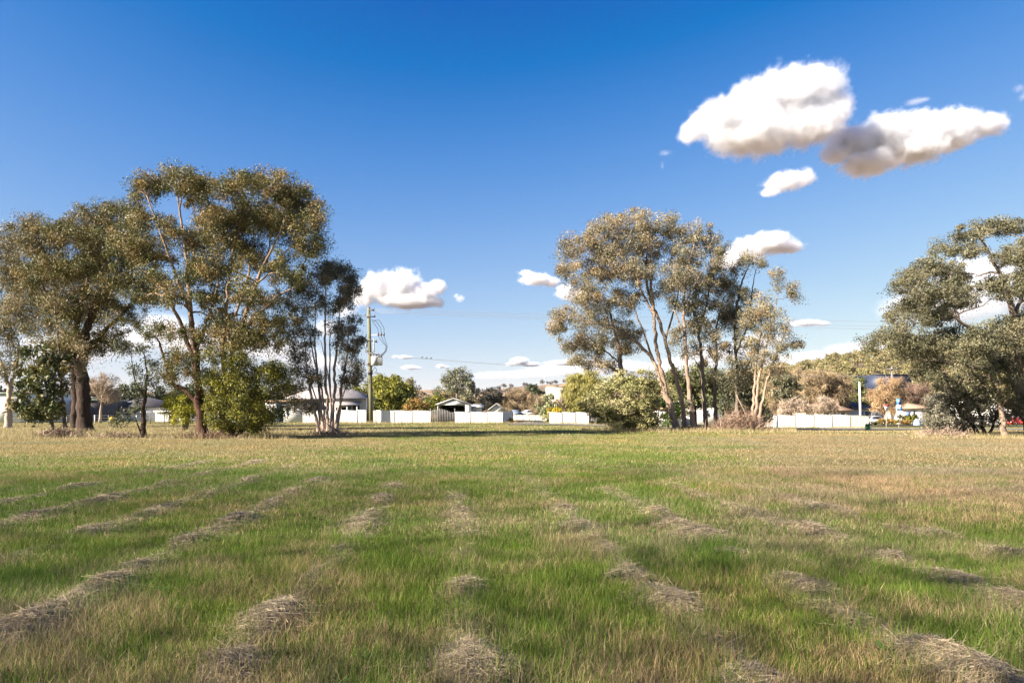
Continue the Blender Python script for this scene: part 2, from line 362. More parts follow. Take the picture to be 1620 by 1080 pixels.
for k in ROWS:
    mb = MB(); 
    Ys = rng.random(240000) * 20 + 3.2
    a = row_amp(k, Ys)
    keep = rng.random(240000) < np.clip(a, 0, 1.3) * .9 * np.clip(9 / Ys, .35, 1.0) * .52
    Ys = Ys[keep]; a = a[keep]; m = len(Ys)
    wob = .12 * (vnoise(Ys * .9, k * 7.1 + Ys * 0, 5) - .5)
    wd = row_w(k, Ys, a)
    q = rng.normal(0, .62, m) * np.where(rng.random(m) < .04, 1.7, 1.)
    Xs = row_x(k, Ys) + wob + q * wd
    top = .092 * a * np.exp(-q ** 2) * (.6 + .7 * vnoise(Xs * 4, Ys * 4, 8))
    Zs = ground(Xs, Ys) + top * (1 - .5 * rng.random(m) ** 2) + .012
    big = np.clip(Ys / 8, .8, 1.8)
    L = rng.uniform(.025, .10, m) * (1 + 1.6 * (rng.random(m) < .06)); Wd = .0017 * big * rng.uniform(.7, 1.5, m)
    th = rng.normal(0, .75, m) + np.where(rng.random(m) < .3, 1.4, 0)
    slope = -.092 * a * np.exp(-q ** 2) * 2 * q / wd * .6
    d = np.stack([np.cos(th), np.sin(th), slope * np.cos(th) + rng.normal(0, .16, m)], -1)
    d /= np.linalg.norm(d, axis=1)[:, None]
    s_ = np.stack([-np.sin(th), np.cos(th), rng.normal(0, .5, m)], -1); s_ /= np.linalg.norm(s_, axis=1)[:, None]
    c0 = np.stack([Xs, Ys, Zs], -1)
    sag = np.zeros((m, 3)); sag[:, 2] = -L * rng.uniform(0, .25, m)
    A = c0 - d * L[:, None] + sag; B = c0 + d * L[:, None] + sag
    w_ = s_ * Wd[:, None]
    v = np.stack([A - w_, A + w_, c0 + w_, c0 - w_, B + w_, B - w_], 1).reshape(-1, 3)
    ii = np.arange(m)[:, None] * 6
    f = np.concatenate([ii + np.array([0, 1, 2, 3]), ii + np.array([3, 2, 4, 5])])
    base = np.array([[.42, .335, .21], [.31, .25, .165], [.55, .455, .29], [.19, .155, .11]])[rng.choice(4, m, p=[.4, .3, .15, .15])]
    cc = base * rng.uniform(.75, 1.2, (m, 1))
    mb.add(v, [f], np.repeat(cc, 6, 0))
    # matted core under the loose stalks
    yy = np.arange(3.3, 23, .09); qq = np.linspace(-1.5, 1.5, 9)
    am = row_amp(k, yy); YY = np.repeat(yy[:, None], 9, 1); AA = np.repeat(am[:, None], 9, 1); QQ = np.repeat(qq[None], len(yy), 0)
    XX = row_x(k, YY) + .12 * (vnoise(YY * .9, k * 7.1 + YY * 0, 5) - .5) + QQ * row_w(k, YY, AA)
    ZZ = ground(XX, YY) + .083 * AA * np.exp(-QQ ** 2) * (.6 + .7 * vnoise(XX * 4, YY * 4, 8)) - .035
    ny = len(yy); i = np.arange(ny - 1)[:, None] * 9 + np.arange(8)[None]
    ok = (np.minimum(am[:-1], am[1:]) > .12)[:, None] & np.ones((1, 8), bool)
    fq = np.stack([i, i + 1, i + 10, i + 9], -1)[ok]
    mb.add(np.stack([XX, YY, ZZ], -1).reshape(-1, 3), [fq], (.24, .19, .145))
    org = np.array([row_x(k, 8.), 8., 0.])
    tag(mb.build('hay_windrow', M['straw'], origin=org), ROW_LABELS[k], 'windrow', 'windrows of raked hay across the field')

# ------------------------------------------------------------------ grass blades
def dryness(X, Y):
    d = .27 + .75 * (fbm(X * .3, Y * .3, 21) - .5) + 1.1 * (fbm(X * 1.3, Y * 1.3, 31) - .5) + .5 * (vnoise(X * 4, Y * 4, 41) - .5)
    pxx = CX + F * X / np.maximum(Y, 1)
    d = d + .75 * sstep(1000, 1300, pxx) * sstep(8.5, 13, Y) * (1 - .35 * sstep(40, 60, Y))      # drier patch right of centre
    d = d + .70 * sstep(20, 30, Y) * (1 - sstep(350, 700, pxx))                                   # straw-coloured along the left trees
    d = d + .20 * sstep(22, 32, Y) + .12 * sstep(45, 60, Y)
    d = d + .16 * sstep(7, 4, Y) 
    return d
GREEN = np.array([[.105, .19, .018], [.145, .225, .025], [.08, .155, .018], [.18, .225, .04]])
DRY = np.array([[.42, .33, .165], [.32, .245, .125], [.50, .415, .22], [.23, .165, .10]])
def blades(n, y0, y1, hmin, hmax, w, seg, margin=2.5):
    # uniform over the wedge the camera sees, plus a margin to either side
    Y = np.sqrt(rng.random(n) * (y1 ** 2 - y0 ** 2) + y0 ** 2)
    X = (rng.random(n) * 2 - 1) * (Y * .76 + margin)
    hh, cl = row_field(X, Y)
    d = dryness(X, Y)
    keep = (rng.random(n) < .5 + 1.1 * fbm(X * 1.7, Y * 1.7, 71)) & (rng.random(n) > cl * .9) & (np.abs(Y - (84 - X * .1167)) > 2.75) & (Y < 96.6 - .3 * (X > 20) - 8.8 * (X > 30)) & ~((np.abs(X - 2.9) < 3.6) & (Y > 84))
    # thinner on the mown dry patch
    X, Y, d, cl, hh = X[keep], Y[keep], d[keep], cl[keep], hh[keep]; n = len(X)
    patch = fbm(X * .9, Y * .9, 51)
    ht = (hmin + (hmax - hmin) * rng.random(n) ** 1.6) * (.55 + .9 * patch) * (1 - .35 * np.clip(d - .6, 0, 1))
    near_row = sstep(.02, .3, cl); ht = ht * (1 + .25 * near_row)
    isdry = rng.random(n) < np.clip(d, .05, .95)
    gi = rng.choice(4, n); col = np.where(isdry[:, None], DRY[rng.choice(4, n, p=[.4, .25, .15, .2])], GREEN[gi])
    pxx = CX + F * X / np.maximum(Y, 1); pt = (sstep(1000, 1250, pxx) * sstep(9, 13, Y) * (1 - sstep(38, 55, Y)))[:, None]
    col = col * rng.uniform(.7, 1.25, (n, 1)) * (1 - pt * np.array([.16, .17, .02]) * isdry[:, None])
    col = col * (1 + np.array([.25, .05, -.1]) * (vnoise(X * .5, Y * .5, 61)[:, None] - .4))
    th = rng.random(n) * 2 * np.pi; lean = ht * rng.uniform(.05, .55, n) * np.where(isdry, 1.5, 1.)
    ca, sa = np.cos(th), np.sin(th)
    fw = rng.random(n) * 2 * np.pi
    wv = np.stack([np.cos(fw), np.sin(fw), np.zeros(n)], -1) * (w * rng.uniform(.6, 1.4, n))[:, None]
    B = np.stack([X, Y, ground(X, Y) + hh * .55 - .01], -1)
    def at(t): return B + np.stack([ca * lean * t * t, sa * lean * t * t, ht * t * (1 - .12 * t)], -1)
    mbx = MB()
    if seg == 2:
        m_ = at(.5); T = at(1.)
        v = np.stack([B - wv, B + wv, m_ + wv * .75, m_ - wv * .75, T], 1).reshape(-1, 3)
        ii = np.arange(n)[:, None] * 5
        mbx.add(v, [ii + np.array([0, 1, 2, 3]), ii + np.array([3, 2, 4])], np.repeat(col, 5, 0))
    else:
        T = at(1.)
        v = np.stack([B - wv, B + wv, T], 1).reshape(-1, 3); ii = np.arange(n)[:, None] * 3
        mbx.add(v, [ii + np.array([0, 1, 2])], np.repeat(col, 3, 0))
    return mbx
G = MB()
for args in ((560000, 2.6, 8.5, .04, .165, .0017, 2), (680000, 8., 19, .035, .15, .0026, 2), (620000, 18., 48, .035, .13, .0076, 1), (230000, 46., 97, .05, .17, .024, 1)):
    b_ = blades(*args)
    for f in b_.f: G.f.append(f + G.n)
    G.v += b_.v; G.c += b_.c; G.n += b_.n; G.has_c = True
def tall_tufts(n, px0, px1, y0, y1, h0, h1, w):
    px = rng.uniform(px0, px1, n); Y = rng.uniform(y0, y1, n); X = (px - CX) / F * Y
    kp = rng.random(n) < np.clip(2.2 * fbm(X * .8, Y * .8, 91) - .5, .08, 1); X, Y = X[kp], Y[kp]; n = len(X)
    ht = rng.uniform(h0, h1, n) * (.5 + fbm(X * .6, Y * .6, 93)); th = rng.random(n) * 6.283; ln = ht * rng.uniform(.1, .6, n); fw = rng.random(n) * 6.283
    B = np.stack([X, Y, ground(X, Y) - .01], -1); T = B + np.stack([np.cos(th) * ln, np.sin(th) * ln, ht], -1)
    wv = np.stack([np.cos(fw), np.sin(fw), fw * 0], -1) * w
    col = np.array([[.46, .36, .19], [.36, .28, .15], [.55, .46, .26], [.20, .22, .06]])[rng.choice(4, n, p=[.4, .25, .2, .15])] * rng.uniform(.7, 1.2, (n, 1))
    ii = np.arange(n)[:, None] * 3
    G.add(np.stack([B - wv, B + wv, T], 1).reshape(-1, 3), [ii + np.array([0, 1, 2])], np.repeat(col, 3, 0))
def rosettes(n):
    Y = np.sqrt(rng.random(n) * (15 ** 2 - 3.2 ** 2) + 3.2 ** 2); X = (rng.random(n) * 2 - 1) * (Y * .76 + 1)
    hh, cl = row_field(X, Y); X, Y = X[cl < .3], Y[cl < .3]
    for x, y in zip(X, Y):
        q = rng.integers(6, 12); th = np.sort(rng.random(q) * 6.283); l = rng.uniform(.03, .075) * rng.uniform(.7, 1.2, q); w = l * rng.uniform(.14, .24)
        c0 = np.array([x, y, float(ground(x, y)) + .02]); d = np.stack([np.cos(th), np.sin(th), rng.uniform(.25, .9, q)], -1); sd = np.stack([-np.sin(th), np.cos(th), th * 0], -1)
        m_ = c0 + d * (l * .55)[:, None]; t_ = c0 + d * l[:, None] * np.array([1, 1, .75])
        v = np.stack([np.repeat(c0[None], q, 0), m_ + sd * w[:, None], t_, m_ - sd * w[:, None]], 1).reshape(-1, 3)
        G.add(v, [np.arange(q)[:, None] * 4 + np.array([0, 1, 2, 3])], np.array([.10, .175, .04]) * rng.uniform(.7, 1.4) * np.array([rng.uniform(.9, 1.6), 1, 1]))
rosettes(260)
tall_tufts(26000, -60, 470, 38, 62, .18, .42, .008)
tall_tufts(9000, 480, 700, 46, 60, .15, .3, .008)
tall_tufts(12000, 920, 1260, 53, 62, .2, .5, .009)
tall_tufts(9000, 1440, 1700, 40, 50, .15, .4, .008)
tall_tufts(5000, 470, 860, 93.5, 94.9, .2, .45, .02); tall_tufts(2500, 1200, 1376, 86.4, 87.8, .15, .4, .02); tall_tufts(1500, 860, 1000, 94.4, 95.8, .2, .45, .02)
tag(G.build('field_grass', M['grass']), kind='stuff', label='mixed green and straw coloured field grass', cat='grass')

# ------------------------------------------------------------------ trees
def curve(a, b, lift, k=6, jit=.0):
    t = np.linspace(0, 1, k)[:, None]
    d = np.linalg.norm(b - a); m = (a + b) / 2 + np.array([0, 0, lift * d]) + rng.normal(0, .07, 3) * d
    p = (1 - t) ** 2 * a + 2 * t * (1 - t) * m + t ** 2 * b
    if jit: p[1:-1] += rng.normal(0, jit * d, (k - 2, 3))
    return p

def resample(pts, step):
    pts = np.asarray(pts, float); d = np.concatenate([[0], np.cumsum(np.linalg.norm(np.diff(pts[:, :3], axis=0), axis=1))])
    m = max(3, int(d[-1] / step) + 1); s = np.linspace(0, d[-1], m)
    out = np.stack([np.interp(s, d, pts[:, j]) for j in range(pts.shape[1])], -1)
    return out

def leaf_quads(Cn, n_per, rad, L, Wd, cols, droop=.7, flat=.75, tone=.3, weights=None):
    K = len(Cn); idx = np.repeat(np.arange(K), n_per); m = len(idx)
    r = np.broadcast_to(np.asarray(rad, float), (K,))[idx]
    u = rng.normal(0, 1, (m, 3)); u /= np.linalg.norm(u, axis=1)[:, None]; u *= (rng.random(m) ** .45)[:, None]
    stray = np.where(rng.random(m) < .14, 1.45, 1.)
    off = u * (r * stray)[:, None] * np.array([1, 1, flat]); off[:, 2] -= (stray - 1) * r * .5
    p = Cn[idx] + off
    ax = rng.normal(0, 1, (m, 3)); ax /= np.linalg.norm(ax, axis=1)[:, None]
    ax[:, 2] -= droop; ax /= np.linalg.norm(ax, axis=1)[:, None]
    sd = np.cross(ax, u / (np.linalg.norm(u, axis=1)[:, None] + 1e-6) + rng.normal(0, .62, (m, 3))); sd /= np.linalg.norm(sd, axis=1)[:, None]
    l = L * rng.uniform(.6, 1.35, m); w = Wd * rng.uniform(.6, 1.3, m)
    a = p - ax * l[:, None] * .5; b = p + ax * l[:, None] * .5; mid = p - ax * l[:, None] * .08
    v = np.stack([a, mid + sd * w[:, None] * .5, b, mid - sd * w[:, None] * .5], 1).reshape(-1, 3)
    cols = np.asarray(cols)
    tone_k = rng.uniform(1 - tone, 1 + tone, (K, 1)); pick = rng.choice(len(cols), K, p=weights)
    cc = cols[pick][idx]
    own = rng.random(m) < .25
    cc[own] = cols[rng.choice(len(cols), own.sum(), p=weights)]
    cc = cc * tone_k[idx] * rng.uniform(.82, 1.18, (m, 1))
    return v, np.arange(m)[:, None] * 4 + np.array([0, 1, 2, 3]), np.repeat(cc, 4, 0)

def tree(name, label, D, stems, clusters, cols, bark, cat='tree', group=None, L=.17, Wd=.055, sub_r=.55, dens=1.0, n_leaf=110,
         droop=.7, depth=None, sides=8, wob=.25, weights=None, twigs=True, leafmat='leaf', jit=.05, flat=.9, extra_depth=True, under=-.95):
    """stems: polylines of (column, row, radius in m[, metres nearer/farther]); clusters: (column, row, rx, ry[, depth offset m]) in photograph pixels at distance D"""
    root_p = base_at(stems[0][0][0], D)
    stem_pts = []; nodes = []; nrad = []
    mbt = MB()
    xs = [c_[0] for c_ in clusters]; cx0 = (max(xs) + min(xs)) / 2; hw = max((max(xs) - min(xs)) / 2, 1)
    dep = depth if depth is not None else .75 * hw / F * D
    for si, st in enumerate(stems):
        pts = []
        drift = rng.normal(0, .35) if si else 0.
        for j, s_ in enumerate(st):
            dd = s_[3] if len(s_) > 3 else drift * j / max(len(st) - 1, 1) * min(dep, 1.5)
            p = P(s_[0], s_[1], D + dd)
            if j == 0 and s_[1] > HY: p[2] = float(ground(p[0], p[1])) - .12
            pts.append([*p, s_[2]])
        pts = np.array(pts)
        if pts[0][2] < .05:                       # root flare
            flare = pts[0].copy(); flare[3] *= 1.35; up = pts[0] + (pts[1] - pts[0]) * min(.5 / max(np.linalg.norm(pts[1][:3] - pts[0][:3]), .1), .5)
            up[3] = pts[0][3]; pts = np.vstack([flare, up, pts[1:]])
        rs = resample(pts, .35 if D < 80 else .8)
        k = len(rs)
        if k > 4: rs[2:-1, :3] += rng.normal(0, jit, (k - 3, 3)) * np.minimum(1, rs[2:-1, 3:4] * 6)
        mbt.tube(rs[:, :3], rs[:, 3], sides, wob=wob)
        nodes.append(rs[1:, :3]); nrad.append(rs[1:, 3])
    nodes = np.concatenate(nodes); nrad = np.concatenate(nrad)
    subs = []; srad = []
    for c_ in clusters:
        x, y, rx, ry = c_[:4]
        uu = min(abs(x - cx0) / hw, 1)
        if len(c_) > 4: dds = [c_[4]]
        else:
            dm = dep * math.sqrt(max(1 - uu * uu * .8, .05)); dds = [rng.uniform(-1, .2) * dm]
            if extra_depth and dep > 1.5: dds.append(rng.uniform(.2, 1.) * dm)
        for dd in dds:
            cen = P(x, y, D + dd); a, b_ = rx * 1.12 / F * D, ry * 1.12 / F * D; dz = .5 * (a + b_)
            dist = np.linalg.norm(nodes - cen, axis=1) + .9 * np.maximum(0, nodes[:, 2] - cen[2] + .2 * b_) + .0 / np.maximum(nrad, .01)
            nn = int(np.argmin(dist)); start = nodes[nn]
            ln = np.linalg.norm(cen - start)
            limb = curve(start, cen - np.array([0, 0, b_ * .25]), .10, max(5, int(ln / .6)), .025)
            r0 = min(nrad[nn] * .75, .02 + .016 * ln); rr = np.linspace(r0, .014 if D < 80 else .03, len(limb))
            mbt.tube(limb, rr, 5, cap=False)
            K = max(6, int(dens * 1.35 * a * b_ * dz / sub_r ** 3))
            uv = rng.normal(0, 1, (K, 3)); uv /= np.linalg.norm(uv, axis=1)[:, None]; uv *= (rng.random(K) ** .42)[:, None]
            uv[:, 2] = np.where(uv[:, 2] < under, under + .3 * rng.random(K), uv[:, 2])
            pc = cen + uv * np.array([a, dz, b_])
            subs.append(pc); srad.append(sub_r * rng.uniform(.5, 1.4, K))
            if twigs:
                ln_ = limb[len(limb) // 3:]
                for q in pc:
                    dq = np.linalg.norm(ln_ - q, axis=1) + .4 * np.maximum(0, ln_[:, 2] - q[2])
                    j = int(np.argmin(dq)); tw = curve(ln_[j], q, .08, 4, .03)
                    r1 = .008 + .006 * np.linalg.norm(q - ln_[j])
                    mbt.tube(tw, np.linspace(r1, .006, 4) * (1 if D < 80 else 1.6), 3, cap=False)
    subs = np.concatenate(subs); srad = np.concatenate(srad)
    root = empty(name, root_p, label, cat, group)
    mbt.build('trunk', bark, root, root_p, smooth=True)
    mbl = MB(); kp = rng.random(len(subs)) > .07; subs = subs[kp]; srad = srad[kp]
    v, f, cc = leaf_quads(subs, n_leaf, srad, L, Wd, cols, droop, flat, weights=weights)
    mbl.add(v, [f], cc)
    mbl.build('crown', M[leafmat], root, root_p)
    return root

OLIVE = [(.112, .108, .03), (.172, .14, .045), (.07, .078, .025), (.225, .157, .058)]
OLIVE2 = [(.165, .145, .065), (.22, .18, .085), (.12, .112, .05), (.27, .205, .11)]
SILVER = [(.255, .22, .135), (.18, .165, .10), (.32, .26, .16), (.15, .135, .08), (.30, .215, .11)]
GREYG = [(.115, .112, .06), (.15, .138, .078), (.08, .08, .044), (.185, .165, .10)]
GREEN1 = [(.09, .105, .03), (.13, .13, .04), (.06, .075, .022), (.18, .135, .05)]

# --- left group
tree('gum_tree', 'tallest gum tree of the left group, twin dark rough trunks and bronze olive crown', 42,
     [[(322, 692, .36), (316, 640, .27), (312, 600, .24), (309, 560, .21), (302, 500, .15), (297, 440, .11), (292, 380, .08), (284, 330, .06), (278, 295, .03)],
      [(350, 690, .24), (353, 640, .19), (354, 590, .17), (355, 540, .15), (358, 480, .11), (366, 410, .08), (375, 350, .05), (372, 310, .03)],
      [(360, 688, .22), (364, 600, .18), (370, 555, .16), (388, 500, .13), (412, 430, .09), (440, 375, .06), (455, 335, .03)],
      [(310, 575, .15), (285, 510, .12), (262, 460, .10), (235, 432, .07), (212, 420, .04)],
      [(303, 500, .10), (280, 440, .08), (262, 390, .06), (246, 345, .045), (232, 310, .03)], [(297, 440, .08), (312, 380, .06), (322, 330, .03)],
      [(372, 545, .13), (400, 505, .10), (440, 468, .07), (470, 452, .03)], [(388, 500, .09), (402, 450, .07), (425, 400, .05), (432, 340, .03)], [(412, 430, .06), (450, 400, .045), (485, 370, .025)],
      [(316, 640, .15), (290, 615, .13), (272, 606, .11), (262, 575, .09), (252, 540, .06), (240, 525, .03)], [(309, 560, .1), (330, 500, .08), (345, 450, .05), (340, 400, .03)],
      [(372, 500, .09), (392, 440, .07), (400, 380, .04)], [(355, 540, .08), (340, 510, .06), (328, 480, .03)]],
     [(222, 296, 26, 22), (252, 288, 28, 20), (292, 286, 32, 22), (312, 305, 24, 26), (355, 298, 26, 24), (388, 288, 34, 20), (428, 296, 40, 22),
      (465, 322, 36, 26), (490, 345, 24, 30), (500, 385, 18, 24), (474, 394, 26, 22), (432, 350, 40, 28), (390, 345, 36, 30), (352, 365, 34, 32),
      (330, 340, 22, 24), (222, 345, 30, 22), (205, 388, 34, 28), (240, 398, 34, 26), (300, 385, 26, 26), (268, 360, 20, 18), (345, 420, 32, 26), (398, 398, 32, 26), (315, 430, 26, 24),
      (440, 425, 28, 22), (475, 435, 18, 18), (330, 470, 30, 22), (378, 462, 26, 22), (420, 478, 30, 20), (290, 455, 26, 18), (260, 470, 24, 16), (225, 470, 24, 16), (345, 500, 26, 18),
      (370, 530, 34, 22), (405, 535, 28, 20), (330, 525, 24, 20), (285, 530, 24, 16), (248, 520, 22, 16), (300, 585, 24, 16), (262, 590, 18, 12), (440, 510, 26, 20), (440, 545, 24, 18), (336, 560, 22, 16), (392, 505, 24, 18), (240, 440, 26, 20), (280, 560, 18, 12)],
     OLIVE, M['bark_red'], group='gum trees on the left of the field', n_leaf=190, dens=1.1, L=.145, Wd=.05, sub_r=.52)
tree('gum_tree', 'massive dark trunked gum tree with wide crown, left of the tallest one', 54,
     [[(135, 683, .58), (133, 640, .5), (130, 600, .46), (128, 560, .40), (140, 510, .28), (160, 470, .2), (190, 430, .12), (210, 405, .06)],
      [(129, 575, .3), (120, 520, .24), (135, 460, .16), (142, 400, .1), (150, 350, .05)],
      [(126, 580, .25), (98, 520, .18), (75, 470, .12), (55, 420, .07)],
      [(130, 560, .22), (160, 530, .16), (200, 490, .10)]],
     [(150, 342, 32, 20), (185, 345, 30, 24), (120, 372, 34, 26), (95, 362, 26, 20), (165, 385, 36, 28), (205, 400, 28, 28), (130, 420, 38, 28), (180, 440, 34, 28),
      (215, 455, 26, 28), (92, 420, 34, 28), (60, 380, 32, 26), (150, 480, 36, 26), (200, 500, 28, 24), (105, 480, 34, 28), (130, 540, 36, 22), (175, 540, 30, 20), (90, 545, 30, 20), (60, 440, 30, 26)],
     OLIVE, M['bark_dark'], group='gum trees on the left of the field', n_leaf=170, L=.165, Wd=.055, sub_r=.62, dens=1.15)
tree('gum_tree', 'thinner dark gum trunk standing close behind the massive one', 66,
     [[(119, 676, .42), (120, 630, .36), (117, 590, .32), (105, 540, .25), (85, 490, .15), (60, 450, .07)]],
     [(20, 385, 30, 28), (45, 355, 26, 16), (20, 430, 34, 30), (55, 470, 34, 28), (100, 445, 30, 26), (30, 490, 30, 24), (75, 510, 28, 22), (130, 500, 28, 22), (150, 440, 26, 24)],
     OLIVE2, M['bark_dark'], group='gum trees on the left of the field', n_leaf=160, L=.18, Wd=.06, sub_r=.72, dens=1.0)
tree('gum_tree', 'pale forked gum trunk at the left edge before the white shed', 68,
     [[(13, 676, .34), (14, 640, .28), (16, 612, .24), (6, 585, .14), (-6, 550, .08)], [(16, 612, .18), (26, 580, .12), (30, 545, .07)]],
     [(10, 540, 30, 26), (-20, 520, 30, 34), (30, 560, 22, 20), (-10, 580, 26, 20), (8, 500, 30, 22), (-25, 460, 34, 34), (0, 595, 22, 14), (38, 520, 24, 20)],
     OLIVE2, M['bark_white'], group='gum trees on the left of the field', n_leaf=110, L=.22, Wd=.075, sub_r=.75)
tree('sapling', 'tall thin grey stemmed sapling with sparse pale leaves among dead weeds', 44,
     [[(105, 691, .13), (100, 650, .10), (97, 600, .085), (92, 540, .06), (86, 480, .03)], [(97, 600, .05), (80, 560, .035), (62, 530, .02)], [(95, 570, .04), (115, 540, .025)]],
     [(86, 475, 22, 16), (60, 520, 24, 18), (100, 520, 20, 18), (120, 545, 20, 16), (70, 555, 24, 16), (110, 590, 22, 16), (85, 600, 16, 12), (130, 580, 16, 14)],
     OLIVE2, M['bark_grey'], n_leaf=70, dens=.8, group='saplings and small trees on the left')
tree('sapling', 'leaning leafy green sapling with broad dark leaves, left edge of the field', 43,
     [[(88, 690, .10), (80, 650, .08), (75, 615, .06), (62, 580, .035)], [(80, 650, .05), (58, 625, .035), (45, 600, .02)], [(76, 620, .04), (92, 590, .02)]],
     [(62, 570, 26, 18), (45, 590, 22, 18), (80, 600, 24, 18), (40, 615, 18, 16), (62, 625, 24, 18), (88, 635, 18, 16), (52, 648, 18, 12), (38, 640, 12, 12), (95, 575, 18, 14), (70, 655, 14, 8)],
     GREEN1, M['bark_grey'], n_leaf=90, L=.26, Wd=.12, dens=1.0, sub_r=.5, group='saplings and small trees on the left')
tree('small_tree', 'small dark stemmed tree with a loose open crown beside the tallest gum', 42,
     [[(228, 693, .15), (227, 655, .13), (230, 620, .10), (233, 590, .06), (228, 560, .03)], [(229, 628, .06), (212, 600, .04), (208, 565, .02)],
      [(227, 672, .05), (212, 655, .03), (195, 652, .015)], [(231, 605, .04), (252, 590, .025)]],
     [(208, 558, 20, 12), (228, 555, 18, 14), (248, 580, 20, 14), (212, 590, 16, 12), (205, 625, 18, 18), (215, 645, 18, 14), (240, 605, 16, 12), (195, 662, 12, 8), (265, 600, 16, 12), (190, 545, 10, 10)],
     [(.06, .075, .04), (.085, .095, .05), (.11, .11, .055)], M['bark_dark'], n_leaf=75, dens=.85, sub_r=.45, group='saplings and small trees on the left')
tree('tea_tree_shrub', 'big dark green rounded shrub fanning out at the foot of the tallest gum', 41,
     [[(360, 696, .16), (350, 665, .11), (342, 630, .06)], [(366, 696, .15), (372, 660, .10), (385, 610, .05)], [(372, 696, .14), (392, 668, .09), (425, 630, .04)],
      [(364, 696, .14), (362, 650, .10), (365, 600, .05)], [(376, 696, .10), (402, 682, .07), (430, 660, .03)]],
     [(355, 600, 26, 20), (385, 580, 28, 18), (415, 590, 28, 20), (440, 610, 20, 22), (360, 635, 26, 20), (395, 620, 30, 22), (425, 640, 24, 18), (350, 662, 18, 14),
      (385, 655, 26, 16), (412, 662, 20, 12), (365, 675, 24, 10), (400, 676, 22, 8), (345, 645, 16, 14), (430, 655, 16, 12), (345, 620, 18, 18), (385, 610, 30, 22), (330, 600, 14, 14), (440, 585, 16, 14), (370, 565, 22, 12)],
     [(.09, .10, .02), (.17, .16, .024), (.06, .066, .016), (.27, .25, .035)], M['bark_dark'], cat='shrub', n_leaf=170, L=.16, Wd=.045, droop=-.3, sub_r=.5, dens=1.0)
tree('round_shrub', 'rounded lime green shrub behind the tallest gum tree', 57,
     [[(292, 674, .14), (290, 655, .10), (286, 635, .05)], [(294, 674, .12), (300, 650, .06)]],
     [(286, 630, 24, 18), (272, 640, 16, 16), (298, 642, 20, 18), (285, 652, 22, 14), (308, 655, 16, 12), (290, 662, 20, 8)],
     [(.33, .32, .03), (.24, .24, .028), (.40, .37, .04)], M['bark_grey'], cat='shrub', n_leaf=240, L=.14, Wd=.05, sub_r=.5, dens=1.3)
PINK = M['bark_pale']
tree('multi_stem_gum', 'many stemmed young gum with pinkish bare stems, nearest the power pole', 47,
     [[(506, 688, .14), (497, 650, .11), (490, 610, .09), (484, 570, .05), (480, 520, .03)], [(512, 689, .12), (507, 640, .10), (502, 590, .08), (498, 530, .05), (500, 470, .02)],
      [(519, 689, .13), (517, 640, .10), (515, 580, .08), (514, 510, .06), (515, 455, .03)], [(523, 689, .15), (528, 640, .12), (530, 580, .09), (536, 520, .05), (538, 460, .02)],
      [(530, 688, .15), (538, 640, .12), (542, 600, .09), (550, 560, .05), (553, 500, .02)], [(515, 688, .08), (510, 620, .07), (495, 560, .05), (485, 500, .02)], [(526, 688, .08), (522, 600, .06), (522, 530, .04)], [(509, 689, .07), (503, 640, .06), (490, 600, .04), (476, 570, .02)], [(521, 689, .07), (524, 640, .055), (519, 590, .04), (508, 540, .02)], [(528, 689, .08), (534, 650, .06), (548, 610, .04), (558, 580, .02)]],
     [(535, 432, 26, 18), (508, 440, 20, 16), (552, 462, 16, 20), (490, 458, 18, 16), (538, 480, 20, 18), (480, 490, 18, 16), (552, 520, 18, 18), (545, 550, 18, 16), (556, 575, 16, 16),
      (470, 520, 18, 16), (460, 480, 16, 16), (478, 580, 20, 16), (470, 612, 18, 16), (495, 600, 16, 12), (550, 600, 14, 12), (512, 480, 14, 14), (488, 640, 16, 12), (475, 555, 18, 16), (468, 640, 14, 12), (490, 530, 16, 14), (565, 545, 12, 14), (560, 595, 12, 12), (535, 520, 16, 14), (470, 455, 14, 12), (556, 445, 12, 12), (522, 425, 14, 10)],
     [(.12, .115, .055), (.17, .145, .075), (.085, .085, .045), (.22, .165, .09)], M['bark_white'], n_leaf=130, L=.15, Wd=.05, sub_r=.5, dens=1.35, group='gum trees on the left of the field')

# --- right clump
RG = 'gum trees in the clump right of centre'
tree('gum_tree', 'twin stemmed pale gum leaning left over the big pale shrub', 60,
     [[(1070, 678, .27), (1058, 640, .21), (1046, 605, .18), (1034, 570, .15), (1012, 545, .14), (990, 528, .09), (965, 515, .05)],
      [(1072, 678, .26), (1056, 625, .21), (1047, 590, .19), (1038, 545, .16), (1035, 500, .13), (1030, 450, .12), (1028, 400, .07), (1020, 365, .04)],
      [(1034, 570, .1), (1016, 520, .08), (1000, 480, .05)], [(1035, 500, .1), (1005, 440, .08), (960, 400, .05), (930, 385, .03)]],
     [(965, 358, 32, 18), (1000, 348, 30, 14), (1030, 360, 26, 20), (935, 378, 26, 20), (905, 400, 20, 22), (898, 425, 18, 14), (960, 395, 32, 22), (1000, 392, 30, 24),
      (930, 425, 26, 18), (975, 432, 30, 22), (1010, 435, 24, 22), (915, 460, 26, 18), (950, 470, 30, 20), (990, 475, 28, 20), (895, 500, 24, 18), (935, 505, 26, 18), (880, 522, 14, 10)],
     SILVER, M['bark_pale'], group=RG, n_leaf=170, L=.17, Wd=.06, sub_r=.65, dens=1.05)
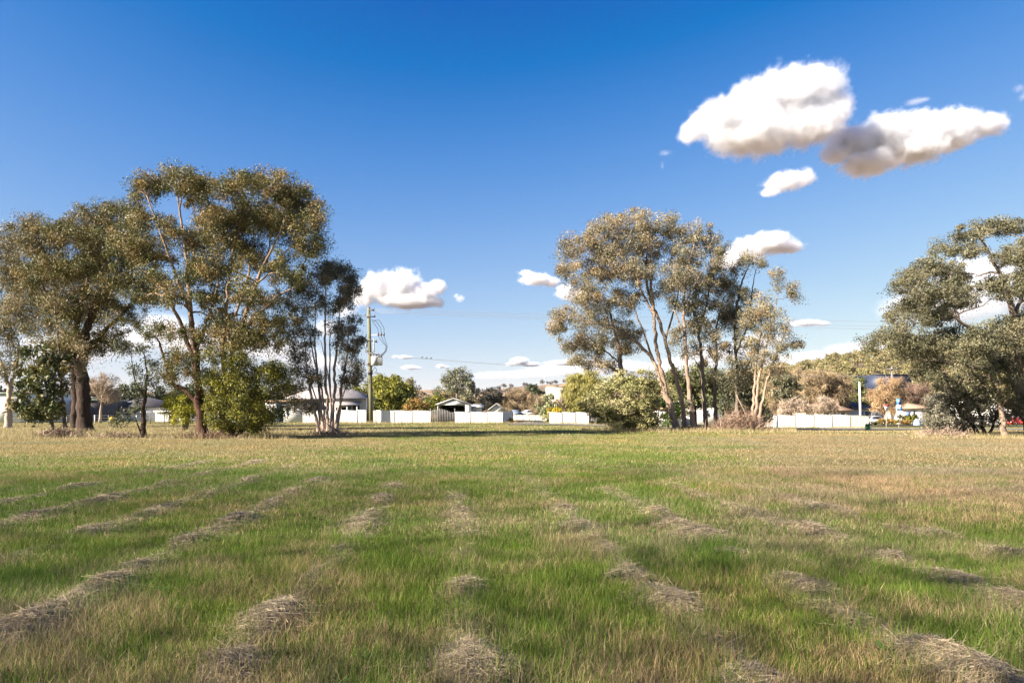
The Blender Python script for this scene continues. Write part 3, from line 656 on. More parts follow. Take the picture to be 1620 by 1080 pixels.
tree('gum_tree', 'gum with low dark limbs rising out of the big pale shrub', 62,
     [[(990, 682, .34), (986, 640, .28), (984, 600, .24), (980, 560, .2), (972, 520, .13), (960, 480, .07)], [(983, 590, .12), (955, 575, .09), (930, 560, .05), (915, 545, .03)],
      [(980, 560, .1), (1000, 540, .06)], [(982, 575, .08), (950, 548, .06), (920, 525, .03)]],
     [(920, 540, 26, 16), (900, 545, 18, 14), (950, 545, 26, 16), (975, 520, 26, 18), (935, 570, 22, 12), (1000, 530, 20, 16), (960, 575, 22, 10), (990, 555, 20, 14), (910, 570, 14, 10)],
     SILVER, M['bark_grey'], group=RG, n_leaf=155, L=.17, Wd=.06, sub_r=.6, dens=.95)
tree('gum_tree', 'gum with one long pale trunk curving left, second trunk from the shrub', 61,
     [[(1084, 678, .24), (1081, 640, .20), (1072, 605, .185), (1060, 570, .17), (1050, 530, .15), (1036, 490, .13), (1028, 470, .13), (1020, 430, .08), (1025, 390, .05)],
      [(1052, 540, .1), (1070, 480, .07), (1080, 420, .04)]],
     [(1045, 385, 26, 22), (1070, 362, 28, 18), (1050, 425, 24, 20), (1020, 410, 22, 20), (1075, 400, 24, 20), (1040, 460, 20, 16), (1060, 355, 22, 12)],
     SILVER, M['bark_pale'], group=RG, n_leaf=170, L=.17, Wd=.06, sub_r=.65)
tree('gum_tree', 'straight pale gum trunk with dark hanging mid crown, third trunk from the shrub', 59,
     [[(1098, 679, .24), (1093, 640, .20), (1088, 600, .175), (1085, 560, .15), (1082, 510, .14), (1082, 465, .11), (1090, 420, .07), (1100, 380, .04)], [(1084, 530, .08), (1066, 490, .05)], [(1083, 480, .07), (1110, 430, .05)]],
     [(1100, 370, 26, 18), (1130, 388, 22, 16), (1140, 408, 12, 14), (1090, 405, 24, 18), (1075, 440, 22, 20), (1100, 440, 22, 18), (1062, 455, 16, 18), (1080, 480, 20, 16), (1070, 535, 12, 16), (1098, 520, 12, 12)],
     [(.20, .18, .11), (.15, .14, .085), (.26, .21, .13)], M['bark_pale'], group=RG, n_leaf=170, L=.17, Wd=.06, sub_r=.6)
tree('gum_tree', 'rough barked gum forking high up, in the middle of the clump', 60,
     [[(1117, 679, .22), (1114, 640, .19), (1112, 590, .165), (1108, 545, .14), (1103, 510, .14), (1092, 480, .08)], [(1106, 525, .12), (1118, 480, .09), (1125, 440, .06), (1140, 400, .03)], [(1112, 590, .08), (1100, 570, .04)]],
     [(1120, 450, 20, 18), (1140, 440, 18, 16), (1105, 470, 20, 18), (1130, 480, 20, 16), (1095, 500, 16, 14), (1125, 420, 14, 14), (1115, 510, 16, 12), (1128, 545, 18, 16), (1105, 548, 12, 12), (1088, 560, 10, 12)],
     SILVER, M['bark_grey'], group=RG, n_leaf=155, L=.17, Wd=.06, dens=1.4, sub_r=.55)
tree('gum_tree', 'thin dark gum stem just right of the rough barked forking one', 63,
     [[(1132, 676, .2), (1131, 630, .17), (1131, 590, .14), (1134, 560, .11), (1132, 520, .08), (1145, 470, .05)], [(1133, 575, .06), (1120, 555, .04)]],
     [(1130, 530, 16, 14), (1145, 500, 18, 16), (1155, 460, 20, 16), (1140, 560, 16, 14), (1160, 490, 16, 16), (1135, 600, 14, 12), (1120, 570, 12, 12)],
     SILVER, M['bark_grey'], group=RG, n_leaf=155, L=.17, Wd=.06, dens=1.4, sub_r=.55)
tree('gum_tree', 'dark crowned gum with a tuft standing up at its top, right part of the clump', 61,
     [[(1167, 679, .20), (1166, 630, .17), (1165, 590, .15), (1163, 540, .13), (1163, 495, .12), (1172, 450, .08), (1185, 420, .04)], [(1164, 560, .1), (1185, 510, .08), (1190, 460, .05), (1196, 425, .03)], [(1166, 600, .1), (1188, 570, .06)]],
     [(1185, 410, 22, 10), (1170, 422, 14, 10), (1205, 416, 14, 9), (1150, 450, 18, 16), (1172, 470, 20, 18), (1155, 490, 20, 16), (1185, 500, 20, 18), (1165, 520, 20, 16), (1180, 545, 20, 16), (1165, 570, 18, 14), (1190, 580, 18, 14), (1178, 605, 16, 14), (1160, 600, 14, 14)],
     [(.22, .195, .115), (.14, .132, .08), (.28, .22, .13), (.11, .105, .06)], M['bark_grey'], group=RG, n_leaf=170, L=.17, Wd=.06, dens=1.4, sub_r=.6)
tree('multi_stem_gum', 'rightmost gum of the clump with several pale stems rising from one foot', 58,
     [[(1193, 681, .17), (1197, 640, .14), (1200, 600, .12), (1210, 560, .08), (1222, 510, .05), (1232, 460, .03)], [(1198, 681, .16), (1206, 640, .13), (1214, 600, .1), (1228, 560, .06), (1240, 530, .03)],
      [(1190, 681, .14), (1192, 630, .12), (1196, 580, .09), (1204, 520, .06), (1210, 470, .03)], [(1188, 682, .08), (1178, 650, .06), (1165, 625, .03)]],
     [(1225, 440, 16, 12), (1245, 455, 16, 12), (1258, 468, 10, 8), (1210, 480, 20, 14), (1195, 500, 20, 18), (1225, 505, 22, 18), (1240, 530, 18, 14), (1255, 545, 12, 10), (1205, 535, 22, 16), (1230, 560, 18, 14), (1210, 570, 20, 14), (1222, 590, 14, 10), (1195, 560, 16, 14)],
     SILVER, M['bark_pale'], group=RG, n_leaf=155, L=.17, Wd=.06, dens=1.4, sub_r=.58)
tree('big_shrub', 'big spreading pale olive shrub at the left foot of the clump of gums', 57,
     [[(1000, 684, .2), (990, 660, .14), (965, 640, .07)], [(1004, 684, .2), (1008, 655, .14), (1012, 620, .07)], [(1008, 684, .16), (1025, 660, .1), (1035, 640, .05)], [(996, 684, .14), (970, 668, .09), (940, 655, .04)]],
     [(990, 605, 28, 16), (1015, 600, 22, 14), (960, 620, 26, 16), (1030, 625, 16, 18), (1000, 630, 26, 18), (940, 638, 20, 14), (970, 645, 26, 16), (1010, 655, 26, 18), (1035, 655, 12, 16), (950, 658, 22, 10), (985, 668, 26, 12), (1020, 672, 18, 10)],
     [(.30, .275, .12), (.23, .22, .09), (.37, .33, .16), (.17, .17, .06)], M['bark_dark'], cat='shrub', n_leaf=150, L=.22, Wd=.09, sub_r=.6, droop=.1, flat=.55, dens=1.15)
tree('small_shrub', 'small deep green bush between the pale shrub and the first gum trunks', 63,
     [[(1058, 678, .08), (1056, 660, .05), (1055, 645, .03)]], [(1054, 640, 12, 14), (1060, 655, 12, 12), (1052, 662, 10, 10), (1066, 648, 8, 10)],
     [(.05, .085, .015), (.08, .12, .02)], M['bark_dark'], cat='shrub', n_leaf=130, L=.2, Wd=.08, sub_r=.45, dens=1.3)

# --- right edge
RB = 'trees at the right edge of the field'
tree('gum_tree', 'largest tree at the right edge, thick leaning trunk under a spreading grey green crown', 44,
     [[(1640, 694, .50), (1630, 660, .44), (1617, 620, .38), (1600, 590, .30), (1575, 560, .2), (1545, 530, .13), (1510, 500, .08), (1470, 480, .05)],
      [(1617, 620, .3), (1612, 560, .24), (1605, 500, .18), (1585, 440, .12), (1565, 400, .08), (1550, 370, .04)], [(1600, 590, .16), (1570, 585, .12), (1520, 578, .08), (1470, 570, .04)],
      [(1605, 500, .12), (1625, 440, .09), (1640, 390, .05)], [(1575, 560, .1), (1520, 545, .07), (1440, 540, .04)]],
     [(1570, 362, 32, 14), (1535, 368, 26, 14), (1600, 362, 24, 14), (1500, 394, 24, 14), (1530, 398, 24, 14), (1620, 400, 24, 26), (1590, 405, 22, 16), (1480, 425, 34, 16), (1445, 435, 28, 16), (1512, 438, 26, 20), (1425, 455, 22, 14),
      (1470, 460, 34, 20), (1505, 475, 30, 22), (1440, 485, 26, 18), (1475, 500, 32, 20), (1565, 450, 26, 16), (1595, 462, 22, 18), (1625, 450, 24, 28), (1412, 505, 18, 14), (1405, 530, 20, 16), (1378, 545, 12, 18), (1430, 535, 28, 20),
      (1465, 545, 30, 20), (1510, 535, 32, 22), (1550, 535, 32, 24), (1590, 530, 30, 26), (1620, 530, 24, 30), (1440, 562, 26, 14), (1490, 570, 30, 16), (1540, 572, 30, 18), (1590, 575, 26, 18), (1460, 590, 22, 14), (1650, 430, 36, 40), (1660, 500, 36, 36), (1690, 460, 40, 46), (1655, 560, 34, 26)],
     GREYG, M['bark_grey'], group=RB, n_leaf=150, L=.14, Wd=.06, sub_r=.5, dens=1.25, under=-.5, flat=.75)
tree('small_tree', 'slim pale trunked tree in front of the largest tree at the right edge', 43,
     [[(1590, 692, .17), (1586, 660, .15), (1580, 630, .12), (1570, 600, .08), (1560, 570, .04)], [(1583, 645, .06), (1600, 620, .04), (1610, 600, .02)]],
     [(1560, 590, 22, 14), (1590, 600, 20, 14), (1545, 610, 18, 14), (1575, 575, 20, 12), (1612, 610, 16, 14), (1530, 600, 18, 14), (1605, 640, 14, 12), (1618, 630, 14, 14), (1590, 622, 16, 12)],
     GREYG, M['bark_pale'], group=RB, n_leaf=90, L=.15, Wd=.07, sub_r=.45, dens=.8)
tree('bushy_tree', 'low bushy grey leaved tree with crooked dark stems beside the slim pale trunk', 45,
     [[(1550, 688, .13), (1538, 670, .11), (1520, 655, .09), (1510, 640, .06), (1500, 615, .03)], [(1560, 690, .12), (1550, 655, .09), (1538, 625, .05)], [(1520, 690, .1), (1505, 665, .07), (1485, 645, .03)], [(1563, 690, .09), (1575, 660, .06), (1580, 640, .03)]],
     [(1500, 610, 22, 14), (1530, 605, 20, 14), (1485, 630, 20, 16), (1515, 635, 24, 18), (1545, 625, 20, 16), (1475, 648, 14, 12), (1500, 655, 22, 14), (1485, 668, 20, 12), (1525, 660, 18, 12), (1510, 675, 18, 8), (1555, 645, 14, 12), (1475, 675, 14, 8), (1570, 635, 16, 14), (1595, 640, 16, 14), (1540, 665, 16, 10), (1575, 660, 14, 10), (1608, 655, 14, 12)],
     [(.17, .16, .11), (.13, .125, .085), (.22, .20, .15)], M['bark_dark'], cat='small tree', group=RB, n_leaf=110, L=.15, Wd=.075, sub_r=.42, dens=1.05)

# --- trees outside the picture, left and behind the camera: their shade lies over the near field
sh = tree('shade_tree', 'tall airy tree beside the field, left behind the viewer', 40,
     [[(810, 692, .09), (808, 560, .075), (812, 400, .055), (806, 200, .035), (812, 60, .02)], [(803, 692, .08), (790, 560, .06), (740, 420, .045), (680, 320, .025)], [(817, 692, .08), (830, 520, .06), (890, 400, .045), (950, 300, .025)]],
     [(810, 90, 90, 70, 0), (740, 220, 120, 90, -1), (890, 220, 120, 90, 1), (700, 360, 120, 90, 1), (820, 360, 140, 90, -1), (930, 360, 120, 90, 0),
      (680, 490, 130, 80, -1), (810, 490, 140, 80, 1), (950, 490, 130, 80, 0), (700, 500, 130, 80, 1), (920, 500, 130, 80, -1), (740, 590, 150, 60, 0), (880, 590, 150, 60, 0), (810, 600, 160, 60, 0)],
     OLIVE, M['bark_dark'], group='shade trees behind the viewer', n_leaf=118, L=.17, Wd=.05, sub_r=1.9, dens=1.45, twigs=False, flat=1.)
spots = [(-13.5, -4.5, 1.2, .3), (-25, -4, 1.27, 1.4), (-37, -4.5, 1.18, 2.3), (-49, -4, 1.24, 3.6), (-61, -4.5, 1.2, 4.4), (-73, -4, 1.24, 5.3), (-4, -9.5, 1.0, .9)]
SH_LAB = ['tall airy tree beside the field, nearest behind the viewer'] + ['tall airy tree in the row left behind the viewer, number %s along' % w for w in ('two', 'three', 'four', 'five', 'six', 'seven')]
for j, (x, y, sc, rz) in enumerate(spots):
    if j == 0: o = sh
    else:
        o = sh.copy(); COL.objects.link(o)
        for ch in list(sh.children):
            q = ch.copy(); COL.objects.link(q); q.parent = o
    o.location = (x, y, 0); o.scale = (sc, sc, sc); o.rotation_euler = (0, 0, rz); o['label'] = SH_LAB[j]

# ------------------------------------------------------------------ fences
WF = 'white metal panel fences along the far side'
def panel_fence(name, label, x0, y0, x1, y1, z0, h, npan, mat, group=None, steps=None, thick=.04):
    """ribbed sheet fence from (x0,y0) to (x1,y1), npan panels"""
    a = np.array([x0, y0]); b = np.array([x1, y1]); Ln = np.linalg.norm(b - a); d = (b - a) / Ln; nv = np.array([d[1], -d[0]])
    root = empty(name, (x0, y0, z0), label, 'fence', group)
    pw = Ln / npan
    for k in range(npan):
        st = steps[k] if steps else 0
        mbp = MB(); m = 25
        s_ = np.linspace(.07, pw - .07, m); w_ = .018 * np.where(np.arange(m) % 4 < 2, 1, -1)
        base = a + d * (k * pw)
        pts = base + s_[:, None] * d + w_[:, None] * nv
        pz = [ground(p[0], p[1]) - .03 for p in pts]
        fr = np.concatenate([np.column_stack([pts, pz]), np.column_stack([pts, np.full(m, z0 + h + st - .04)])])
        bk = fr.copy(); bk[:, :2] -= nv * thick * .4
        i = np.arange(m - 1)
        mbp.add(np.concatenate([fr, bk]), [np.stack([i, i + 1, i + m + 1, i + m], -1), np.stack([i + 2 * m + 1, i + 2 * m, i + 3 * m, i + 3 * m + 1], -1)])
        mbp.build('panel', mat[k % len(mat)] if isinstance(mat, list) else mat, root, (x0, y0, z0))
        mr = MB(); c0 = base - nv * .01
        ang = math.atan2(d[1], d[0])
        mr.box(0.0, pw, -.03, .03, h + st - .04, h + st + .02, rz=ang, at=(c0[0], c0[1], z0))
        mr.build('top_rail', mat[k % len(mat)] if isinstance(mat, list) else mat, root, (x0, y0, z0))
    for k in range(npan + 1):
        p = a + d * (k * pw); st = max(steps[min(k, npan - 1)], steps[max(k - 1, 0)]) if steps else 0
        mp = MB().box(-.05, .05, .0, .07, float(ground(p[0], p[1])) - z0 - .1, h + st + .03, rz=math.atan2(d[1], d[0]), at=(p[0], p[1], z0))
        mp.build('post', M['dark_metal'], root, (x0, y0, z0))
    return root
def fx(px, D): return (px - CX) / F * D
WP = M['white_panel']
panel_fence('panel_fence', 'long white panel fence in front of the cream house, behind the power pole', fx(478, 97), 97, fx(682, 97), 97, 0, 1.74, 7, WP, WF, [.05, .05, .05, .08, .05, 0, 0])
panel_fence('panel_fence', 'white panel fence in front of the open shed, ending in a corner', fx(719, 95), 95, fx(796, 95), 95, 0, 1.56, 3, WP, WF)
panel_fence('panel_fence', 'shaded side fence running back from the corner by the open shed', fx(796.5, 95), 95.1, fx(812, 118), 118, 0, 1.56, 9, M['white_panel'], WF)
panel_fence('panel_fence', 'white panel fence by the yellow bush, left of the clump of gums', fx(868, 96), 96, fx(932, 96), 96, float(ground(8, 96)), 1.6, 3, WP, WF)
panel_fence('panel_fence', 'low distant white fence between the two corner fences', fx(808, 132), 132, fx(868, 128), 128, 0, .95, 6, M['cream_wall'], WF)
panel_fence('panel_fence', 'brownish paling fence partly behind the pale shrub', fx(933, 97), 97, fx(1000, 97), 97, float(ground(14, 97)), 1.3, 4, M['old_timber'], WF)
panel_fence('panel_fence', 'white panel fence with a cream end panel behind the road, right of the clump', fx(1201, 88), 88, fx(1374.5, 88), 88, -.5, 1.68, 6, [WP, WP, WP, WP, WP, M['cream_panel']], WF, [0, -.05, .03, .03, 0, -.1])
panel_fence('panel_fence', 'short grey fence piece seen between trunks beside the dead brush', fx(1138, 90), 90, fx(1168, 90), 90, -.5, 1.5, 1, M['old_timber'], WF)

# gate of weathered pickets
D = 96.5
gt = empty('picket_gate', base_at(700, D), 'weathered grey picket gate with a curved top between two white fences', 'gate')
x0, x1 = fx(682.5, D), fx(718.5, D)
npk = 15
for j in range(npk):
    u_ = j / (npk - 1); x = x0 + (x1 - x0) * u_
    hh = 1.78 + .32 * math.sin(min(u_ * 1.25, 1) * math.pi) - .25 * u_ + random.uniform(-.05, .05)
    MB().box(-.06, .06, -.012, .012, .05, hh, rz=0, at=(x, D + random.uniform(-.01, .01), 0)).build('picket', M['old_timber'], gt, gt.location)
for z in (.45, 1.4): MB().box(x0 - .05, x1 + .05, .02, .07, z, z + .09, at=(0, D, 0)).build('rail', M['old_timber'], gt, gt.location)
for x in (x0 - .12, (x0 + x1) / 2 - .5, x1 + .08): MB().box(-.06, .06, .08, .2, 0, 2.05, at=(x, D, 0)).build('post', M['old_timber'], gt, gt.location)

# left wire fence
D = 92
wf = empty('wire_fence', base_at(20, D), 'low post and wire fence in front of the houses far left', 'fence')
for j in range(15):
    p = base_at(18 + j * 22, D)
    MB().box(-.05, .05, -.05, .05, -.1, 1.15, at=p).build('post', M['old_timber'] if j % 3 else M['trim'], wf, wf.location)
for z in (.4, .75, 1.08): MB().tube([base_at(18, D) + [0, 0, z], base_at(326, D) + [0, 0, z]], .012, 4).build('wire', M['wire'], wf, wf.location)

# ------------------------------------------------------------------ houses
def hip(mb, x0, x1, y0, y1, z, h, over=.5, t=.16, inset=None):
    x0 -= over; x1 += over; y0 -= over; y1 += over
    ins = inset if inset is not None else min(x1 - x0, y1 - y0) / 2 * .98
    ym = (y0 + y1) / 2; yi = min(ins, (y1 - y0) / 2)
    v = [[x0, y0, z], [x1, y0, z], [x1, y1, z], [x0, y1, z], [x0, y0, z + t], [x1, y0, z + t], [x1, y1, z + t], [x0, y1, z + t],
         [x0 + ins, ym, z + h], [x1 - ins, ym, z + h]]
    mb.add(v, [np.array([[3, 2, 1, 0], [0, 1, 5, 4], [1, 2, 6, 5], [2, 3, 7, 6], [3, 0, 4, 7], [4, 5, 9, 8], [6, 7, 8, 9]]), np.array([[5, 6, 9], [7, 4, 8]])])
def gable(mb, x0, x1, y0, y1, z, h, over=.35, t=.12, axis='x'):
    """sheet roof, ridge along y (axis x = slopes left/right) or along x"""
    if axis == 'x':
        xm = (x0 + x1) / 2; a, b = x0 - over, x1 + over
        mb.prism([(a, z), (a, z + t), (xm, z + h + t), (b, z + t), (b, z), (xm, z + h)], y0 - over, y1 + over)
    else:
        ym = (y0 + y1) / 2; a, b = y0 - over, y1 + over
        m2 = MB(); m2.prism([(a, z), (a, z + t), (ym, z + h + t), (b, z + t), (b, z), (ym, z + h)], x0 - over, x1 + over)
        v = m2.v[0][:, [1, 0, 2]]; mb.add(v, [f[:, ::-1] for f in m2.f])
def house(name, label, x0, x1, D, depth, z0, wall_h, roof_h, roof='hip', wall=None, roofm=None, wins=(), doors=(), cat='house', group=None, over=.45, chimney=None, trim=None):
    """front wall at distance D from column x0 to x1 of the photograph; wins/doors in metres from the left end: (u0,u1,z0,z1)"""
    X0, X1 = fx(x0, D), fx(x1, D)
    root = empty(name, ((X0 + X1) / 2, D, z0), label, cat, group); o = root.location
    mw = MB()
    mw.box(X0, X1, D, D + depth, z0 - .6, z0 + wall_h)
    if roof == 'gable':
        xm = (X0 + X1) / 2; mw.prism([(X0, z0 + wall_h), (X1, z0 + wall_h), (xm, z0 + wall_h + roof_h - .02)], D + .002, D + depth - .002)
    mw.build('wall', wall, root, o)
    mr = MB()
    if roof == 'hip': hip(mr, X0, X1, D, D + depth, z0 + wall_h + .002, roof_h, over)
    elif roof == 'gable': gable(mr, X0, X1, D, D + depth, z0 + wall_h - .02, roof_h, over)
    elif roof == 'gable_side': gable(mr, X0, X1, D, D + depth, z0 + wall_h + .002, roof_h, over, axis='y')
    else: mr.box(X0 - .2, X1 + .2, D - .3, D + depth + .2, z0 + wall_h + .002, z0 + wall_h + .22)
    ro = mr.build('roof', roofm, root, o)
    if chimney:
        cx_, w_, hc = chimney
        cm = MB().box(X0 + cx_, X0 + cx_ + w_, D + depth * .4, D + depth * .4 + w_, z0 + wall_h, z0 + wall_h + hc)
        q = cm.build('chimney', M['brick_wall'], ro, o)
    for (u0, u1, a, b) in wins:
        fr = MB()
        for (p, q, r, s_) in ((u0, u1, a, a + .09), (u0, u1, b - .09, b), (u0, u0 + .09, a + .09, b - .09), (u1 - .09, u1, a + .09, b - .09)):
            fr.box(X0 + p, X0 + q, D - .07, D - .003, z0 + r, z0 + s_)
        if u1 - u0 > 1.3: fr.box(X0 + (u0 + u1) / 2 - .04, X0 + (u0 + u1) / 2 + .04, D - .07, D - .003, z0 + a + .09, z0 + b - .09)
        w_ = fr.build('window', trim or M['trim'], root, o)
        MB().box(X0 + u0 + .08, X0 + u1 - .08, D - .03, D - .004, z0 + a + .08, z0 + b - .08).build('pane', M['glass'], w_, o)
    for (u0, u1, a, b) in doors:
        d_ = MB().box(X0 + u0, X0 + u1, D - .05, D - .003, z0 + a, z0 + b).build('door', M['blue_trim'], root, o)
        MB().box(X0 + u1 - .16, X0 + u1 - .08, D - .09, D - .05, z0 + a + .95, z0 + a + 1.05).build('handle', M['grey_metal'], d_, o)
    return root

h1 = house('cream_house', 'cream house with grey hipped roof and verandah behind the long white fence', 455, 575, 106, 8, 0, 3.55, 2.2, 'hip', M['cream_wall'], M['roof_grey'],
      wins=[(10.0, 11.3, 1.0, 2.7), (7.4, 9.3, .9, 2.4), (5.2, 6.5, .9, 2.4)], doors=[(9.4, 9.9, .1, 2.5)])
o = h1.location; X0 = fx(529, 106); X1 = fx(575, 106)
va = MB(); v = np.array([[X0 - .3, 103.6, 2.55], [X1 - .2, 103.6, 2.55], [X1 - .2, 105.9, 3.1], [X0 - .3, 105.9, 3.1]]); v2 = v.copy(); v2[:, 2] += .12
va.add(np.concatenate([v, v2]), [np.array([[3, 2, 1, 0], [4, 5, 6, 7], [0, 1, 5, 4], [1, 2, 6, 5], [2, 3, 7, 6], [3, 0, 4, 7]])])
va.build('verandah_roof', M['roof_grey'], h1, o)
for x in (X0 - .1, X0 + 2.5, X1 - .5): MB().box(x - .06, x + .06, 103.75, 103.87, -.1, 2.53).build('verandah_post', M['trim'], h1, o)
house('white_extension', 'low flat roofed white building with a blue framed door, left of the cream house', 420, 492, 103, 2.9, 0, 3.1, .2, 'flat', M['white_wall'], M['roof_tan'],
      wins=[(1.7, 2.6, 1.9, 2.85), (3.2, 3.5, 1.0, 2.7)], doors=[(1.65, 2.6, .05, 1.75)], trim=M['blue_trim'])
# open shed
D = 112; X0, X1 = fx(692, D), fx(742, D)
sd = empty('open_shed', ((X0 + X1) / 2, D, 0), 'open fronted metal shed with a pale gabled roof behind the picket gate', 'shed'); o = sd.location
mw = MB(); mw.box(X0, X0 + .08, D, D + 8, -.2, 2.7); mw.box(X1 - .08, X1, D, D + 8, -.2, 2.7); mw.box(X0 + .082, X1 - .082, D + 7.9, D + 8, -.2, 2.7)
xm = (X0 + X1) / 2; mw.prism([(X0, 2.702), (X1, 2.702), (xm, 3.62)], D, D + .08); mw.prism([(X0, 2.702), (X1, 2.702), (xm, 3.62)], D + 7.92, D + 8)
mw.box(X1 - .62, X1 - .082, D + .002, D + .06, -.2, 2.7)
mw.build('wall', M['roof_pale'], sd, o)
mr = MB(); gable(mr, X0, X1, D, D + 8, 2.72, 1.0, .25); mr.build('roof', M['roof_pale'], sd, o)
MB().box(X0 + .1, X1 - .7, D + 5, D + 5.1, 0, 2.6).build('shade_sheet', M['dark'], sd, o)  # added black sheet: paints the shade seen through the shed opening
house('small_white_shed', 'small white shed just right of the open fronted shed', 744, 760, 120, 5, 0, 2.3, .5, 'gable_side', M['white_wall'], M['roof_pale'], cat='shed', wins=[(.5, 1.1, 1.2, 1.9)])
house('pale_roofed_house', 'house with a pale gabled roof beneath the dark bushy tree', 772, 800, 135, 9, 0, 1.6, 1.6, 'gable', M['white_wall'], M['roof_pale'], wins=[(.8, 1.6, .6, 1.4)])
house('white_shed', 'white shed with pale green roof edge at the left edge', -40, 32, 100, 12, 0, 4.2, .3, 'flat', M['white_wall'], M['roof_green'], cat='shed', wins=[(4.6, 5.4, 1.2, 2.2)])
house('dark_roofed_house', 'house with a broad dark roof behind the bare tree far left', 160, 250, 118, 12, 0, 2.3, 1.9, 'hip', M['white_wall'], M['roof_dark'], wins=[(1.2, 2.4, .9, 2.), (4, 5.2, .9, 2.), (7, 8, .9, 2.)], doors=[(3, 3.7, 0, 2.)])
house('dark_shed', 'dark shed between the massive trunk and the bare tree', 112, 158, 112, 8, 0, 3.4, .4, 'flat', M['roof_dark'], M['roof_green'], cat='shed', wins=[(1, 2, 1.2, 2.2)])
house('long_white_building', 'long low white building beyond the lime green shrub', 246, 336, 112, 7, 0, 1.55, .2, 'flat', M['white_wall'], M['roof_pale'], cat='building', wins=[(2.2, 2.9, .3, 1.2), (4.0, 4.6, .3, 1.2), (6, 6.6, .3, 1.2)])
house('white_house', 'white house seen between the trunks of the clump', 1080, 1160, 112, 9, -.5, 3.3, 1.6, 'hip', M['white_wall'], M['roof_pale'], wins=[(6.3, 7.2, 1.3, 2.4), (3.2, 4.4, 1.3, 2.4)], doors=[(5, 5.8, 0, 2.1)])
house('pale_garage', 'pale garage low between shrub and trunks', 1040, 1078, 105, 6, -.5, 2.5, .3, 'flat', M['white_wall'], M['roof_tan'], cat='garage', wins=[(1, 1.8, 1, 1.8)])
house('tan_roofed_house', 'house with a tan tiled roof and brick chimney behind the white fence', 1290, 1346, 112, 10, -.5, 2.2, 1.9, 'hip', M['cream_wall'], M['roof_tan'], wins=[(1, 2.4, .9, 2.), (4, 5, .9, 2.)], chimney=(5.4, .6, 2.2))
house('grey_roofed_house', 'house with a low dark grey hipped roof behind the white concrete post', 1344, 1384, 118, 9, -.5, 2.5, 1.5, 'hip', M['white_wall'], M['roof_dark'], wins=[(2.6, 3.8, 1., 2.2)], doors=[(1.6, 2.4, 0, 2.1)])
house('pale_house', 'pale house with tan low roof right of the blue sign', 1426, 1476, 116, 9, -.5, 2.6, 1.2, 'hip', M['white_wall'], M['roof_tan'], wins=[(1.9, 2.5, .9, 2.3), (3.8, 4.8, .9, 2.3)], doors=[(.7, 1.5, 0, 2.1)])
house('white_hall', 'large white building behind the trees at the right edge', 1556, 1680, 112, 12, -.5, 4.0, .3, 'flat', M['white_wall'], M['roof_pale'], cat='building', wins=[(2, 3.2, 1.2, 2.4), (5, 6.2, 1.2, 2.4)])
house('navy_building', 'navy blue building high up between the hillside trees and right edge tree', 1386, 1442, 230, 14, 8, 6.0, .3, 'flat', M['navy'], M['navy'], cat='building', wins=[(.8, 2., 3.6, 4.6)])
house('hill_building', 'blocky pale building on the hill beside the willow', 866, 900, 330, 20, 3.5, 10, .4, 'flat', M['cream_wall'], M['cream_wall'], cat='building', wins=[(6.2, 8, 7.2, 9), (2, 3.2, 4, 6)])
house('hill_block', 'beige block building on the hill behind the tall pale gum', 738, 757, 330, 16, 3, 9.6, .4, 'flat', M['cream_wall'], M['brick_wall'], cat='building', wins=[(3, 4.5, 4, 6)])

# ------------------------------------------------------------------ power pole
D = 96
pb = base_at(587, D)
pole = empty('power_pole', pb, 'tall greenish timber power pole carrying a grey transformer, left of centre', 'power pole'); o = pb
def Pp(x, y, dd=0): return P(x, y, D + dd)
MB().tube([pb + [0, 0, -.3], Pp(586.3, 620), Pp(585, 560), Pp(583.2, 486)], [.33, .30, .27, .22], 12, wob=.04).build('post', M['pine_pole'], pole, o, smooth=True)
MB().tube([pb + [-.47, -.06, -.1], pb + [-.48, -.06, 3.6]], [.22, .19], 8).build('cable_guard', M['black'], pole, o)
MB().tube([pb + [-.48, -.06, 3.6], Pp(582.4, 612)], [.09, .08], 6).build('cable', M['black'], pole, o)
for (xa, xb, y, dy) in ((583, 592, 489, 2), (576, 594, 500, 1), (574, 597, 536, 5), (579, 600, 557, 5), (575, 590, 575, 4)):
    a, b = Pp(xa, y, -.3), Pp(xb, y + dy, -.3); d_ = b - a
    MB().tube([a, b], [.085, .085], 4).build('crossarm', M['old_timber'], pole, o)
    for t in (.08, .5, .92):
        if abs(t - .5) < .1 and xb - xa < 12: continue
        p = a + d_ * t
        ins = MB().tube([p + [0, 0, .06], p + [0, 0, .12], p + [0, 0, .2], p + [0, 0, .3]], [.05, .1, .06, .08], 7); ins.build('insulator', M['porcelain'], pole, o)
for xa, xb, dx in ((578.5, 578.5, 0), (591.5, 591.5, 0)):
    MB().tube([Pp(xa, 536, -.3), Pp(xb, 557, -.3)], [.09, .09], 6).build('hanger', M['grey_metal'], pole, o)
